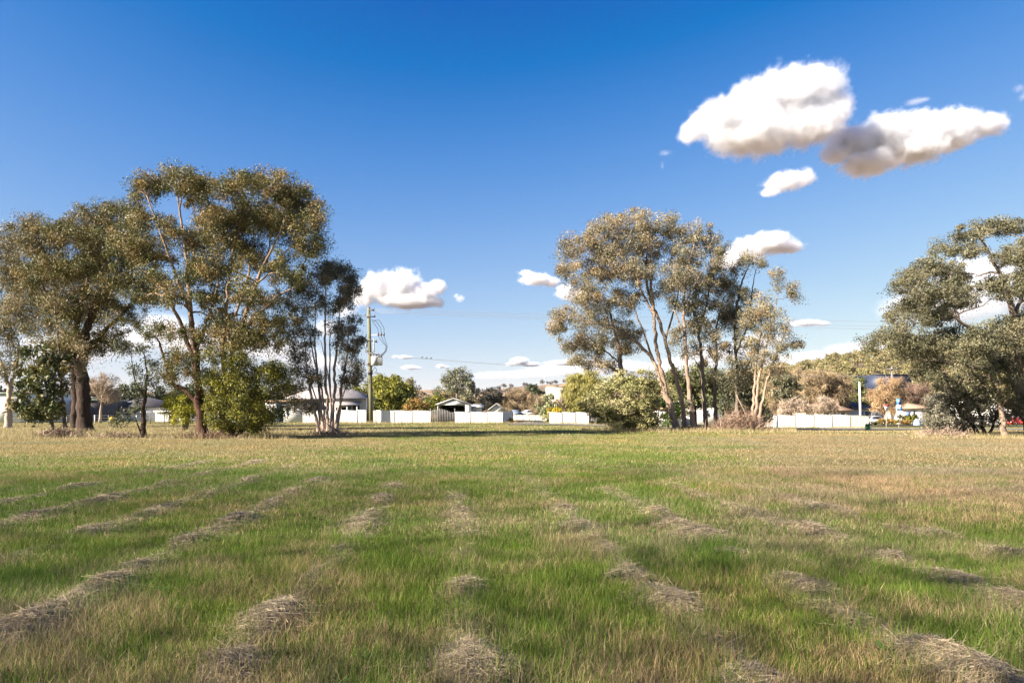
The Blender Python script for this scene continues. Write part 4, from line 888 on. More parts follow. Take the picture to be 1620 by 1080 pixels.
# transformer tank
tr = MB(); a = Pp(587.5, 578, -.9); b = Pp(604, 565, -.9)
tr.box(a[0], a[0] + .82, D - 1.15, D - .3, a[2], b[2]); tr.box(a[0] + .85, b[0], D - 1.05, D - .35, a[2] + .04, b[2] - .06)
tro = tr.build('transformer', M['grey_metal'], pole, o)
fn = MB()
for j in range(5): fn.box(a[0] + .95 + j * .13, a[0] + .98 + j * .13, D - 1.16, D - 1.052, a[2] + .12, b[2] - .12)
fn.build('cooling_fins', M['grey_metal'], tro, o)
MB().box(a[0] - .03, b[0] + .02, D - 1.12, D - .32, b[2] + .003, b[2] + .1).build('lid', M['grey_metal'], tro, o)
for j in range(4):
    p = np.array([a[0] + .25 + j * .38, D - .75, b[2] + .1]); MB().tube([p, p + [0, 0, .1], p + [0, 0, .2], p + [.02, 0, .42]], [.1, .06, .1, .05], 7).build('bushing', M['porcelain'], tro, o)
# fuse arm and jumper cables
MB().tube([Pp(587, 530, -.3), Pp(609, 529, -.3)], .05, 5).build('fuse_arm', M['grey_metal'], pole, o)
for j, x in enumerate((598.5, 603, 607.5)):
    MB().tube([Pp(x, 526, -.3), Pp(x, 528, -.3), Pp(x, 531.5, -.3)], [.05, .12, .08], 6).build('fuse', M['red'] if False else M['porcelain'], pole, o)
    up = [Pp(588 + j * 1.5, 505 + j, -.3), Pp(592 + j * 4, 512 - j * 3, -.4), Pp(x - 1 + j * .6, 519, -.4), Pp(x, 526, -.3)]
    dn = [Pp(x, 531, -.3), Pp(x + 4 - j, 538, -.5), Pp(611 + j, 548, -.6), Pp(609 + j, 556, -.6), Pp(600 + j * 2, 563, -.7)]
    def sm(c_):
        c_ = np.array(c_); t = np.linspace(0, len(c_) - 1, 18); return np.stack([np.interp(t, np.arange(len(c_)), c_[:, k]) for k in range(3)], -1)
    MB().tube(sm(up), .028, 4).build('jumper_cable', M['black'], pole, o); MB().tube(sm(dn), .028, 4).build('jumper_cable', M['black'], pole, o)
for sx, pts in ((0, [(583, 606), (578, 585), (573, 588), (572, 596), (576, 603), (582, 612)]), (1, [(588, 590), (593, 580), (596, 585), (594, 589), (588, 592)])):
    MB().tube(sm([Pp(x, y, -.35) for x, y in pts]), .035, 5).build('loop_cable', M['black'], pole, o)
MB().box(-.28, .3, -.4, .1, 0, .55, at=Pp(586, 592)).build('junction_box', M['dark_metal'], pole, o)

def wire(name, label, a, b, sag, r, n=24, group='overhead wires'):
    t = np.linspace(0, 1, n)[:, None]; p = a + (b - a) * t; p[:, 2] -= 4 * sag * (t * (1 - t))[:, 0]
    return tag(MB().tube(p, r, 4).build(name, M['wire'], None, a), label, 'wire', group)
E = P(1800, 514, 104)
for j, (dy, dd) in enumerate(((0, -.3), (3, .2), (5, .6))):
    wire('power_line', ['topmost power line from the pole top to the right', 'second power line below the topmost one, running right', 'third power line just under the second, running right'][j],
         P(590, 489 + dy, D + dd), E + [0, dd, -.28 * dy], .35, .019)
Bp = base_at(1411, 118)
wire('power_line', 'sagging lower wire from the transformer pole with birds on it', P(594, 561, D), P(1409, 594, 118), 1.0, .03)
wire('power_line', 'wire leaving the transformer pole to the left behind the trees', P(577, 541, D), P(-200, 548, D + 6), .4, .035)
wire('power_line', 'upper left wire leaving the pole top toward the left trees', P(581, 500, D), P(-200, 452, D + 6), .3, .02)
# birds on the wire
for j, (x, y) in enumerate(((655, 563.3), (661, 563.8), (667, 564.2))):
    t = (x - 594) / (1409 - 594); Dd = D + (118 - D) * t
    p = P(594, 561, D) + (P(1409, 594, 118) - P(594, 561, D)) * t; p[2] += .06 - 4 * 1.0 * t * (1 - t)
    m = MB(); m.tube([p + [-.16, 0, .0], p + [-.08, 0, .06], p + [.02, 0, .11], p + [.1, 0, .17], p + [.16, 0, .19]], [.015, .055, .07, .05, .012], 7)
    tag(m.build('bird', M['black'], None, p), ['leftmost of the three small dark birds on the wire', 'middle one of the three small dark birds on the wire', 'rightmost of the three small dark birds on the wire'][j], 'bird', 'birds perched on the wire')
# far pole on the right and the one that ends the lines outside the picture
def small_pole(label, p, h, r=.16):
    e = empty('power_pole', p, label, 'power pole')
    MB().tube([p + [0, 0, -.3], p + [0, 0, h]], [r * 1.25, r], 10).build('post', M['old_timber'], e, p, smooth=True)
    MB().box(-1.1, 1.1, -.06, .06, h - .5, h - .36, at=p + [0, -r - .07, 0]).build('crossarm', M['old_timber'], e, p)
    for x in (-.95, -.4, .4, .95): MB().tube([p + [x, -r - .07, h - .36], p + [x, -r - .07, h - .22], p + [x, -r - .07, h - .14]], [.04, .07, .05], 6).build('insulator', M['porcelain'], e, p)
    return e
small_pole('thin grey power pole behind the bare trees above the blue sign', Bp, float(P(0, 580, 118)[2] - Bp[2]))
pe = np.array([E[0], E[1], float(ground(E[0], E[1]))]); small_pole('power pole beyond the right edge', pe, float(E[2] - pe[2] + .2))
p = base_at(1362, 95)
e = empty('concrete_post', p, 'white concrete lamp post without a lamp behind the white fence, right', 'post')
MB().tube([p + [0, 0, -.2], p + [-.1, 0, 3], p + [-.22, 0, float(P(0, 604, 95)[2] - p[2])]], [.18, .16, .13], 10).build('shaft', M['concrete'], e, p, smooth=True)
MB().tube([p + [-.22, 0, float(P(0, 604, 95)[2] - p[2]) + .002], p + [-.22, 0, float(P(0, 603.3, 95)[2] - p[2])]], [.15, .1], 10).build('cap', M['concrete'], e, p)

# ------------------------------------------------------------------ road, kerb, verge, pillar, signs
def strip(name, pts, w, dz, mat, kind='structure', h=None):
    pts = np.array(pts, float); m = len(pts); t = np.gradient(pts, axis=0); t /= np.linalg.norm(t, axis=1)[:, None]; nv = np.stack([-t[:, 1], t[:, 0]], -1)
    L_ = pts - nv * w / 2; R_ = pts + nv * w / 2; C_ = pts
    v = np.concatenate([np.column_stack([q, ground(q[:, 0], q[:, 1]) + dz]) for q in (L_, C_, R_)])
    i = np.arange(m - 1); fs = [np.stack([i, i + 1, i + m + 1, i + m], -1), np.stack([i + m, i + m + 1, i + 2 * m + 1, i + 2 * m], -1)]
    mb = MB(); mb.add(v, fs)
    if h:
        pass
    return tag(mb.build(name, mat), kind=kind)
def line(a, b, k=40):
    t = np.linspace(0, 1, k)[:, None]; return np.array(a) + (np.array(b) - np.array(a)) * t
ROAD = line((-.5, 84.06), (130, 68.8))
strip('road', ROAD, 5.2, .05, M['asphalt'])
strip('lane', line((2.2, 86.2), (3.4, 150)), 4.6, .05, M['asphalt'])
strip('side_road', line((fx(1376, 101), 101), (170, 96)), 5.0, .05, M['asphalt'])
def kerb(name, pts, side, w):
    pts = np.array(pts); t = pts[-1] - pts[0]; t /= np.linalg.norm(t); nv = np.array([-t[1], t[0]]) * side
    mb = MB(); a = pts + nv * w; b = pts + nv * (w + .18); m = len(pts)
    za = ground(a[:, 0], a[:, 1]) - .05; zt = za + .2
    v = np.concatenate([np.column_stack([a, za]), np.column_stack([a, zt]), np.column_stack([b, zt]), np.column_stack([b, za])])
    i = np.arange(m - 1); mb.add(v, [np.stack([i + k * m, i + 1 + k * m, i + 1 + (k + 1) * m, i + (k + 1) * m], -1) for k in range(3)])
    tag(mb.build(name, M['kerb']), kind='structure')
kerb('kerb', ROAD, 1, 2.6)

p = base_at(1372.5, 63)
e = empty('service_pillar', p, 'squat green service pillar with a rounded lid at the road edge', 'service pillar')
MB().tube([p + [0, 0, -.1], p + [0, 0, .5]], [.21, .20], 14).build('body', M['green_box'], e, p, smooth=False)
MB().tube([p + [0, 0, .502], p + [0, 0, .56], p + [0, 0, .62], p + [0, 0, .66]], [.225, .225, .19, .10], 14).build('lid', M['green_box'], e, p)
p = base_at(1377.6, 62.5)
tag(MB().tube([p + [0, 0, -.1], p + [0, 0, .36], p + [0, 0, .38]], [.035, .035, .02], 8).build('marker_post', M['concrete'], None, p), 'tiny white marker post beside the green pillar', 'post')
p = base_at(1229, 72)
e = empty('bollard', p, 'pale blue grey post at the left end of the right white fence', 'post')
MB().tube([p + [0, 0, -.1], p + [0, 0, .95]], [.06, .06], 10).build('shaft', M['palebl'], e, p); MB().tube([p + [0, 0, .952], p + [0, 0, 1.0]], [.07, .04], 10).build('cap', M['palebl'], e, p)
# give way sign: inverted triangle, red border on white
D = 84; p = base_at(1402.5, D)
e = empty('road_sign', p, 'small triangular give way sign, white with a red top, on a thin post', 'road sign')
zt = float(P(0, 640, D)[2]); zb = float(P(0, 651, D)[2])
MB().tube([p + [0, .05, -.2], [p[0], p[1] + .05, zt - .1]], .035, 8).build('post', M['concrete'], e, p)
w_ = .40
MB().prism([(p[0] - w_, zt), (p[0] - .05, zb), (p[0] + .05, zb), (p[0] + w_, zt)][::-1], D - .02, D).build('sign_face', M['white_panel'], e, p)
MB().prism([(p[0] - w_, zt), (p[0] - w_ + .09, zt - .2), (p[0] + w_ - .09, zt - .2), (p[0] + w_, zt)][::-1], D - .028, D - .022).build('red_band', M['red'], e, p)
D = 85; p = base_at(1422.5, D)
e = empty('information_sign', p, 'blue and white double sign panel on a post, right of the triangular sign', 'road sign')
MB().tube([p + [0, .06, -.2], [p[0], p[1] + .06, float(P(0, 632, D)[2])]], .04, 8).build('post', M['concrete'], e, p)
def sp(x, y): q = P(x, y, D); return q[0], q[2]
def pan(nm, x0, y0, x1, y1, mat, t0, t1, par=None):
    a = sp(x0, y1); b = sp(x1, y0); return MB().box(a[0], b[0], D - t1, D - t0, a[1], b[1]).build(nm, mat, par or e, p)
up = pan('upper_panel', 1418, 630.5, 1425, 640, M['blue'], 0, .03)
pan('white_mark', 1420.3, 632, 1424, 633, M['trim'], .032, .036, up); pan('white_mark', 1420.3, 633.02, 1421.4, 636.8, M['trim'], .032, .036, up); pan('white_mark', 1421.42, 634.4, 1423.6, 635.4, M['trim'], .032, .036, up)
pan('white_mark', 1420, 638, 1422.2, 639.2, M['trim'], .032, .036, up)
lo = pan('lower_panel', 1417.5, 640.4, 1427, 649.6, M['trim'], 0, .03)
for xx in (1418.6, 1423.6): pan('blue_arrow', xx, 645, xx + 2.6, 649, M['blue'], .032, .036, lo)

# cars
def car(label, px, D, rz, paint, group='cars parked far off', base_z=None):
    p = base_at(px, D); 
    if base_z is not None: p[2] = base_z
    e = empty('parked_car', p, label, 'car', group, rz)
    prof = [(-2.1, .35), (-2.15, .75), (-1.9, .95), (-1.25, 1.02), (-.75, 1.42), (.75, 1.45), (1.4, 1.02), (2.0, .9), (2.15, .6), (2.1, .35)]
    m2 = MB().prism(prof, -.82, .82)
    v = m2.v[0]; v[:, 1] *= np.where(v[:, 2] > 1.1, .84, 1.); m2.build('body', paint, e)
    for s_ in (-1, 1):
        g_ = [(-1.1, 1.03), (-.68, 1.36), (.7, 1.38), (1.2, 1.03)]
        q = MB().prism(g_, -.012, .012); vv = q.v[0]; vv[:, 1] += s_ * np.where(vv[:, 2] > 1.2, .735, .835) ; q.build('side_window', M['glass'], e)
        for x in (-1.35, 1.35):
            wv = MB(); a = np.linspace(0, 2 * np.pi, 16, endpoint=False)
            wv.tube([[x, s_ * .66, .33], [x, s_ * .86, .33]], .33, 16); w0 = wv.build('wheel', M['black'], e)
            MB().tube([[x, s_ * .862, .33], [x, s_ * .875, .33]], .19, 12).build('rim', M['grey_metal'], w0)
    q = MB(); q.add([[1.42, -.68, 1.05], [1.42, .68, 1.05], [.82, .62, 1.42], [.82, -.62, 1.42], [1.40, -.68, 1.03], [1.40, .68, 1.03], [.80, .62, 1.40], [.80, -.62, 1.40]], [np.array([[0, 1, 2, 3], [7, 6, 5, 4], [0, 4, 5, 1], [2, 6, 7, 3]])]); q.build('windscreen', M['glass'], e)
    for s_ in (-1, 1): MB().box(2.09, 2.17, s_ * .6 - .16, s_ * .6 + .16, .66, .8).build('headlight', M['trim'], e)
    return e
car('white car partly hidden behind the end of the right white fence', 1381, 108, math.radians(200), M['car_white'])
car('dark grey car in front of the bare brown trees beyond the low distant fence', 815, 140, math.radians(100), M['car_grey'], base_z=.55)
car('white car right of the dark grey one beyond the low distant fence', 838, 142, math.radians(20), M['car_white'], base_z=.55)
car('orange red car glimpsed behind the slim tree at the right edge', 1613, 111, math.radians(5), M['car_red'], base_z=-.75)
# yellow tank, clay pots, blue heap
p = base_at(177, 96)
e = empty('water_tank', p, 'small yellow tank in front of the dark roofed house', 'tank')
MB().tube([p + [0, 0, 0], p + [0, 0, .75], p + [0, 0, .82]], [.42, .42, .3], 14).build('body', M['yellow'], e, p); MB().tube([p + [0, 0, .822], p + [0, 0, .88]], [.14, .12], 10).build('lid', M['yellow'], e, p)
p = base_at(1450, 106)
mbh = MB(); th = np.linspace(0, 2 * np.pi, 15)[:-1]
rings = [(.62, 0), (.6, .25), (.5, .5), (.34, .78), (.16, .98), (.03, 1.04)]
vv = []
for r, z in rings: vv += [[p[0] + math.cos(a) * r * (1 + .18 * math.sin(3 * a + z * 4)), p[1] + math.sin(a) * r, p[2] + z] for a in th]
ii = np.arange(14); mbh.add(vv, [np.stack([ii + 14 * k, (ii + 1) % 14 + 14 * k, (ii + 1) % 14 + 14 * (k + 1), ii + 14 * (k + 1)], -1) for k in range(5)] + [(np.arange(14) + 70)[None]])
tag(mbh.build('covered_heap', M['palebl'], None, p, smooth=True), 'pale blue covered heap on the verge before the pale house', 'cover')

# ------------------------------------------------------------------ background trees and shrubs
def bgtree(name, label, D, base_x, base_y, stem_r, clusters, cols, bark, cat='tree', **kw):
    ys = [c_[1] for c_ in clusters]; xs = [c_[0] for c_ in clusters]
    topx = sum(xs) / len(xs); topy = min(ys); midy = (topy + base_y) / 2
    stems = [[(base_x, base_y, stem_r), (base_x + (topx - base_x) * .4, midy, stem_r * .7), (topx, topy + 6, stem_r * .25)]]
    kw.setdefault('group', 'trees and shrubs behind the fences'); kw.setdefault('L', .42); kw.setdefault('Wd', .2); kw.setdefault('sub_r', .8); kw.setdefault('n_leaf', 90); kw.setdefault('twigs', False); kw.setdefault('sides', 6)
    return tree(name, label, D, stems, clusters, cols, bark, cat, **kw)
LIME = [(.22, .21, .03), (.16, .165, .03), (.28, .26, .04), (.10, .12, .025)]
DKGR = [(.05, .062, .03), (.075, .085, .04), (.035, .045, .022)]
BROWN = [(.29, .215, .125), (.21, .155, .095), (.35, .27, .165)]
PALEB = [(.36, .275, .20), (.28, .21, .15), (.44, .35, .265)]
YEL = [(.45, .33, .02), (.36, .29, .03)]
ORG = [(.34, .19, .06), (.27, .18, .05), (.20, .16, .04)]
GREYB = [(.14, .125, .10), (.10, .09, .07), (.18, .16, .13)]
bgtree('leafy_tree', 'dense lime green tree behind the fence, right of the power pole', 122, 625, 668, .3, [(605, 612, 16, 12), (622, 608, 18, 12), (640, 618, 14, 12), (598, 628, 14, 14), (618, 630, 20, 14), (642, 636, 16, 14), (600, 645, 14, 10), (625, 648, 20, 12), (648, 645, 12, 12), (596, 600, 8, 8)], LIME, M['bark_dark'], dens=1.4)
bgtree('leafy_tree', 'pale crowned tree peeping over the dense lime green one', 140, 645, 668, .25, [(642, 605, 12, 8), (652, 612, 10, 8), (634, 610, 10, 8), (650, 622, 12, 8)], OLIVE2, M['bark_grey'])
bgtree('leafy_tree', 'yellow green tree over the roof of the cream house', 128, 562, 668, .25, [(556, 620, 16, 9), (572, 616, 14, 9), (545, 628, 14, 8), (566, 630, 14, 9)], LIME, M['bark_grey'])
bgtree('hedge_shrub', 'rusty orange shrub behind the white fence, left of the open shed', 112, 655, 668, .1, [(645, 642, 10, 7), (658, 638, 12, 8), (670, 642, 10, 8), (655, 650, 16, 7)], ORG, M['bark_grey'], 'shrub', L=.3, Wd=.15, sub_r=.5)
bgtree('hedge_shrub', 'yellow green shrub between the orange shrub and the open shed', 116, 685, 668, .1, [(680, 636, 10, 8), (692, 632, 10, 8), (688, 645, 12, 9), (676, 648, 9, 7)], LIME, M['bark_grey'], 'shrub', L=.3, Wd=.15, sub_r=.5)
bgtree('gum_tree', 'tall airy pale gum standing behind the open shed', 150, 722, 668, .4, [(722, 590, 12, 10), (735, 598, 12, 9), (708, 604, 12, 9), (722, 612, 14, 10), (742, 608, 8, 8), (702, 620, 12, 9), (735, 622, 12, 9), (748, 622, 8, 8), (715, 632, 12, 8), (698, 634, 10, 8)], [(.16, .17, .10), (.20, .19, .12), (.12, .13, .08)], M['bark_white'], dens=.75, L=.4, n_leaf=70, twigs=True)
bgtree('bushy_tree', 'dull olive tree at the foot of the tall airy pale gum', 135, 700, 668, .3, [(700, 628, 14, 10), (712, 640, 12, 10), (694, 642, 10, 8), (735, 636, 14, 8), (748, 640, 10, 7)], OLIVE2, M['bark_grey'])
bgtree('bushy_tree', 'dark grey green bushy tree right of the tall airy gum', 150, 776, 668, .35, [(768, 625, 12, 9), (782, 622, 12, 9), (776, 634, 16, 10), (764, 640, 10, 8), (790, 634, 9, 9)], [(.075, .075, .055), (.11, .10, .08), (.05, .05, .04)], M['bark_dark'], dens=1.2)
BR = dict(L=1.1, Wd=.05, droop=-.7, leafmat='twig', twigs=True)
bgtree('bare_tree', 'large leafless brown tree right of the dark bushy one', 150, 822, 668, .3, [(820, 628, 20, 12), (838, 638, 18, 12), (806, 642, 16, 12), (824, 650, 22, 10), (846, 650, 12, 10)], BROWN, M['bark_grey'], dens=1.3, **BR)
bgtree('bare_tree', 'smaller leafless brown tree left of the pale green small one', 142, 852, 668, .2, [(852, 642, 12, 12), (862, 634, 10, 10), (846, 655, 12, 8)], BROWN, M['bark_grey'], dens=1.3, **BR)
bgtree('evergreen_tree', 'round dark evergreen on the slope below the blocky hill building', 190, 843, 660, .4, [(840, 618, 12, 8), (850, 622, 10, 8), (838, 628, 10, 8), (848, 632, 10, 6)], DKGR, M['bark_dark'], L=.6, Wd=.3)
bgtree('small_tree', 'pale green small tree left of the yellow bush', 115, 866, 670, .15, [(868, 634, 10, 9), (860, 645, 9, 8), (876, 645, 10, 9), (866, 655, 12, 8)], [(.24, .25, .12), (.18, .19, .09), (.30, .30, .16)], M['bark_grey'], L=.35)
bgtree('yellow_bush', 'bright yellow bush behind the fence by the willow', 104, 880, 670, .1, [(876, 650, 8, 6), (886, 650, 7, 6), (880, 656, 11, 5)], YEL, M['bark_grey'], 'shrub', L=.25, Wd=.12, sub_r=.45, dens=1.3)
bgtree('willow_tree', 'soft yellow green willow left of the clump of gums', 118, 925, 672, .35, [(915, 602, 14, 12), (930, 598, 14, 10), (905, 618, 12, 14), (922, 618, 16, 14), (942, 610, 12, 12), (902, 638, 10, 14), (918, 640, 14, 14), (936, 632, 14, 14), (952, 622, 12, 14), (910, 652, 12, 8)], [(.26, .235, .06), (.20, .19, .055), (.31, .27, .08)], M['bark_grey'], L=.7, Wd=.09, droop=1.6, dens=1.3)
bgtree('leafy_tree', 'green tree filling the gap behind the trunks of the clump', 92, 1100, 672, .25, [(1080, 610, 18, 14), (1100, 605, 18, 14), (1120, 615, 16, 14), (1085, 632, 18, 12), (1110, 635, 18, 12), (1130, 632, 12, 12), (1075, 650, 12, 9), (1140, 615, 14, 14), (1062, 600, 14, 12), (1075, 592, 16, 12), (1105, 588, 16, 12), (1130, 594, 14, 12), (1095, 622, 20, 14)], [(.12, .125, .05), (.17, .165, .07), (.08, .09, .035)], M['bark_dark'], L=.35, Wd=.16)
bgtree('leafy_tree', 'dark shaded tree behind the right part of the clump', 78, 1170, 676, .25, [(1160, 620, 14, 14), (1180, 625, 14, 14), (1172, 645, 16, 12), (1150, 640, 12, 12), (1192, 640, 12, 14), (1210, 655, 8, 10), (1170, 600, 16, 14), (1150, 605, 12, 12), (1190, 612, 14, 14), (1165, 655, 18, 12), (1180, 585, 14, 12)], [(.06, .065, .035), (.085, .085, .045)], M['bark_dark'], L=.3, Wd=.13)
bgtree('bushy_tree', 'grey green tree above the left end of the right white fence', 112, 1245, 672, .3, [(1240, 600, 14, 12), (1252, 610, 14, 12), (1232, 618, 14, 12), (1248, 628, 16, 12)], GREYG, M['bark_grey'])
bgtree('bare_tree', 'broad reddish brown leafless tree behind the right white fence', 118, 1305, 672, .3, [(1300, 600, 22, 14), (1325, 608, 18, 14), (1282, 612, 18, 14), (1305, 622, 26, 14), (1330, 628, 16, 12), (1278, 632, 16, 12)], BROWN, M['bark_grey'], dens=1.5, **BR)
bgtree('bare_tree', 'brown leafless tree next to the grey green one behind the white fence', 126, 1235, 672, .3, [(1230, 592, 16, 12), (1262, 596, 16, 12), (1225, 615, 14, 14), (1240, 640, 18, 12), (1262, 625, 14, 12)], BROWN, M['bark_grey'], dens=1.4, **BR)
bgtree('bare_tree', 'pinkish twiggy tree low behind the middle of the right white fence', 100, 1305, 672, .15, [(1300, 645, 14, 9), (1318, 642, 12, 9), (1290, 648, 10, 7), (1308, 634, 12, 7)], PALEB, M['bark_pale'], dens=1.2, **BR)
bgtree('bare_tree', 'pinkish twiggy tree low behind the left of the right white fence', 100, 1253, 672, .15, [(1248, 646, 12, 8), (1262, 644, 12, 8), (1254, 637, 12, 7), (1240, 650, 8, 6)], PALEB, M['bark_pale'], dens=1.2, **BR)
bgtree('evergreen_tree', 'yellow green conifer behind the white concrete post', 128, 1358, 670, .3, [(1352, 612, 10, 10), (1362, 604, 9, 9), (1368, 618, 9, 10), (1356, 628, 10, 10), (1364, 640, 9, 9), (1348, 640, 8, 9)], [(.17, .17, .05), (.11, .12, .04), (.07, .08, .03)], M['bark_dark'])
bgtree('bare_tree', 'tawny bare tree behind the triangular sign', 108, 1400, 671, .25, [(1400, 612, 16, 12), (1415, 608, 12, 12), (1388, 628, 14, 12), (1405, 630, 18, 14), (1420, 628, 12, 14), (1395, 645, 14, 8), (1412, 648, 12, 8)], [(.36, .24, .13), (.28, .18, .10), (.42, .30, .17)], M['bark_white'], dens=1.4, **BR)
bgtree('bare_tree', 'mauve brown bare tree right of the blue sign', 126, 1450, 671, .25, [(1445, 620, 16, 12), (1460, 628, 14, 12), (1436, 632, 10, 12), (1465, 612, 12, 10)], [(.24, .16, .12), (.18, .12, .09)], M['bark_grey'], dens=1.4, **BR)
bgtree('hedge_shrub', 'bright green garden shrub left of the pale house door', 108, 1430, 671, .08, [(1428, 660, 6, 5), (1433, 663, 5, 4)], LIME, M['bark_grey'], 'shrub', L=.25, Wd=.12, sub_r=.4)
bgtree('hedge_shrub', 'yellow green garden shrub in front of the pale house', 108, 1444, 671, .08, [(1442, 661, 6, 4), (1448, 662, 5, 4)], LIME, M['bark_grey'], 'shrub', L=.25, Wd=.12, sub_r=.4)
bgtree('hedge_shrub', 'row of rusty low plants along the far verge', 106, 1408, 671, .05, [(1396, 666, 5, 2.5), (1405, 666, 6, 2.5), (1416, 667, 6, 2.5), (1430, 668, 7, 2.5), (1438, 667, 5, 2.5)], ORG, M['bark_grey'], 'shrub', L=.2, Wd=.1, sub_r=.3)
bgtree('bare_tree', 'fan shaped pale bare tree in front of the dark shed, far left', 98, 158, 667, .22, [(158, 605, 20, 12), (175, 612, 14, 12), (145, 612, 12, 12), (165, 622, 20, 10), (182, 628, 10, 8)], PALEB, M['bark_white'], dens=.9, **BR)
bgtree('hedge_shrub', 'golden weedy plant at the corner of the side fence', 96, 812, 670, .05, [(809, 666, 4, 3), (815, 668, 4, 2.5)], ORG, M['bark_grey'], 'shrub', L=.2, Wd=.08, sub_r=.35)
for j, (x, y, w_, lab) in enumerate(((205, 615, 26, 'dark pine left of the gap by the small loose tree'), (250, 622, 22, 'dark pine above the long white building'), (300, 612, 30, 'broad dark pine behind the lime green shrub'), (345, 618, 26, 'dark pine behind the tallest gum trunks'), (70, 620, 30, 'dark pine behind the leaning leafy sapling'), (400, 618, 26, 'dark pine left of the flat roofed white building'))):
    bgtree('pine_tree', lab, 150 + 3 * j, x, 668, .35, [(x, y, w_ * .5, 10), (x - w_ * .4, y + 14, w_ * .5, 11), (x + w_ * .4, y + 12, w_ * .5, 11), (x, y + 24, w_ * .8, 12), (x - w_ * .2, y + 38, w_ * .8, 10)], DKGR, M['bark_dark'], group='dark pines behind the left houses', L=.6, Wd=.3, sub_r=1.1, dens=1.1)

# ------------------------------------------------------------------ dead brush and litter
def brush(name, label, D, cx, cy, rx, ry, n_, cols, Lm=.9, cat='brush'):
    b = base_at(cx, D); a = rx / F * D; hh = ry / F * D
    m = n_; X = b[0] + rng.normal(0, .45, m) * a; Y = b[1] + rng.normal(0, .4, m) * min(a, 1.6)
    Z = ground(X, Y) + np.abs(rng.normal(0, .5, m)) * hh * np.exp(-((X - b[0]) / a) ** 2)
    d = rng.normal(0, 1, (m, 3)); d[:, 2] = np.abs(d[:, 2]) * .8; d /= np.linalg.norm(d, axis=1)[:, None]
    mb = MB(); l = Lm * rng.uniform(.3, 1.1, m)
    s_ = np.cross(d, rng.normal(0, 1, (m, 3))); s_ /= np.linalg.norm(s_, axis=1)[:, None]; w = .012 * rng.uniform(.6, 2.2, m)
    A = np.stack([X, Y, Z], -1); B = A + d * l[:, None]; Cc = (A + B) / 2 + rng.normal(0, .06, (m, 3)) * l[:, None]
    v = np.stack([A - s_ * w[:, None], A + s_ * w[:, None], Cc + s_ * w[:, None] * .8, Cc - s_ * w[:, None] * .8, B], 1).reshape(-1, 3); ii = np.arange(m)[:, None] * 5
    cc = np.asarray(cols)[rng.choice(len(cols), m)] * rng.uniform(.7, 1.2, (m, 1))
    mb.add(v, [ii + np.array([0, 1, 2, 3]), ii + np.array([3, 2, 4])], np.repeat(cc, 5, 0))
    return tag(mb.build(name, M['twig'], None, b), label, cat, kind=None if cat == 'brush' else 'stuff')
DEAD = [(.26, .19, .14), (.19, .135, .10), (.34, .26, .19)]
brush('brush_pile', 'heap of dead reddish brush under the right part of the gum clump', 57, 1172, 682, 44, 22, 2600, [(.27, .18, .13), (.20, .125, .09), (.34, .25, .18)], 1.3)
brush('dead_weeds', 'dry grey weeds around the feet of the two left saplings', 42.5, 95, 690, 34, 10, 1400, DEAD, .6, 'weeds')
brush('dead_weeds', 'grey dry weeds between the small loose tree and the saplings', 42, 185, 690, 46, 5, 1000, DEAD, .4, 'weeds')
brush('dead_weeds', 'pale dry weeds at the foot of the low bushy tree, right edge', 44, 1490, 686, 36, 10, 1500, [(.36, .27, .20), (.28, .20, .15)], .6, 'weeds')
brush('dead_weeds', 'dry undergrowth among the middle trunks of the gum clump', 60, 1105, 680, 42, 6, 1300, DEAD, .6, 'weeds')
brush('fallen_twigs', 'fallen twigs and bark round the foot of the tallest gum', 41, 335, 694, 48, 4, 1200, [(.20, .12, .08), (.13, .08, .055), (.28, .2, .15)], .6, 'twigs')
brush('fallen_twigs', 'fallen twigs round the foot of the many stemmed young gum', 46.5, 525, 689, 36, 5, 700, DEAD, .6, 'twigs')
for nm, x, D_, w_, d_ in (('bark_litter', 345, 41, 2.6, 1.2), ('bark_litter', 522, 47, 1.7, .9), ('bark_litter', 1090, 60, 5, 1.2), ('bark_litter', 1540, 45, 3.2, 1.), ('bark_litter', 1000, 57, 2.2, 1.)):
    b = base_at(x, D_); a = np.linspace(0, 2 * np.pi, 41)[:-1]; rr = 1 + .25 * (fbm(np.cos(a) * 2 + x, np.sin(a) * 2, 77) - .5) * 2
    Xo = b[0] + np.cos(a) * w_ * rr; Yo = b[1] + np.sin(a) * d_ * rr
    v = np.concatenate([[[b[0], b[1], float(b[2]) + .05]], np.column_stack([Xo, Yo, ground(Xo, Yo) + .012])])
    mb = MB(); k = np.arange(40); mb.add(v, [np.stack([k * 0, 1 + k, 1 + (k + 1) % 40], -1)]); tag(mb.build(nm, M['dirt']), kind='stuff')

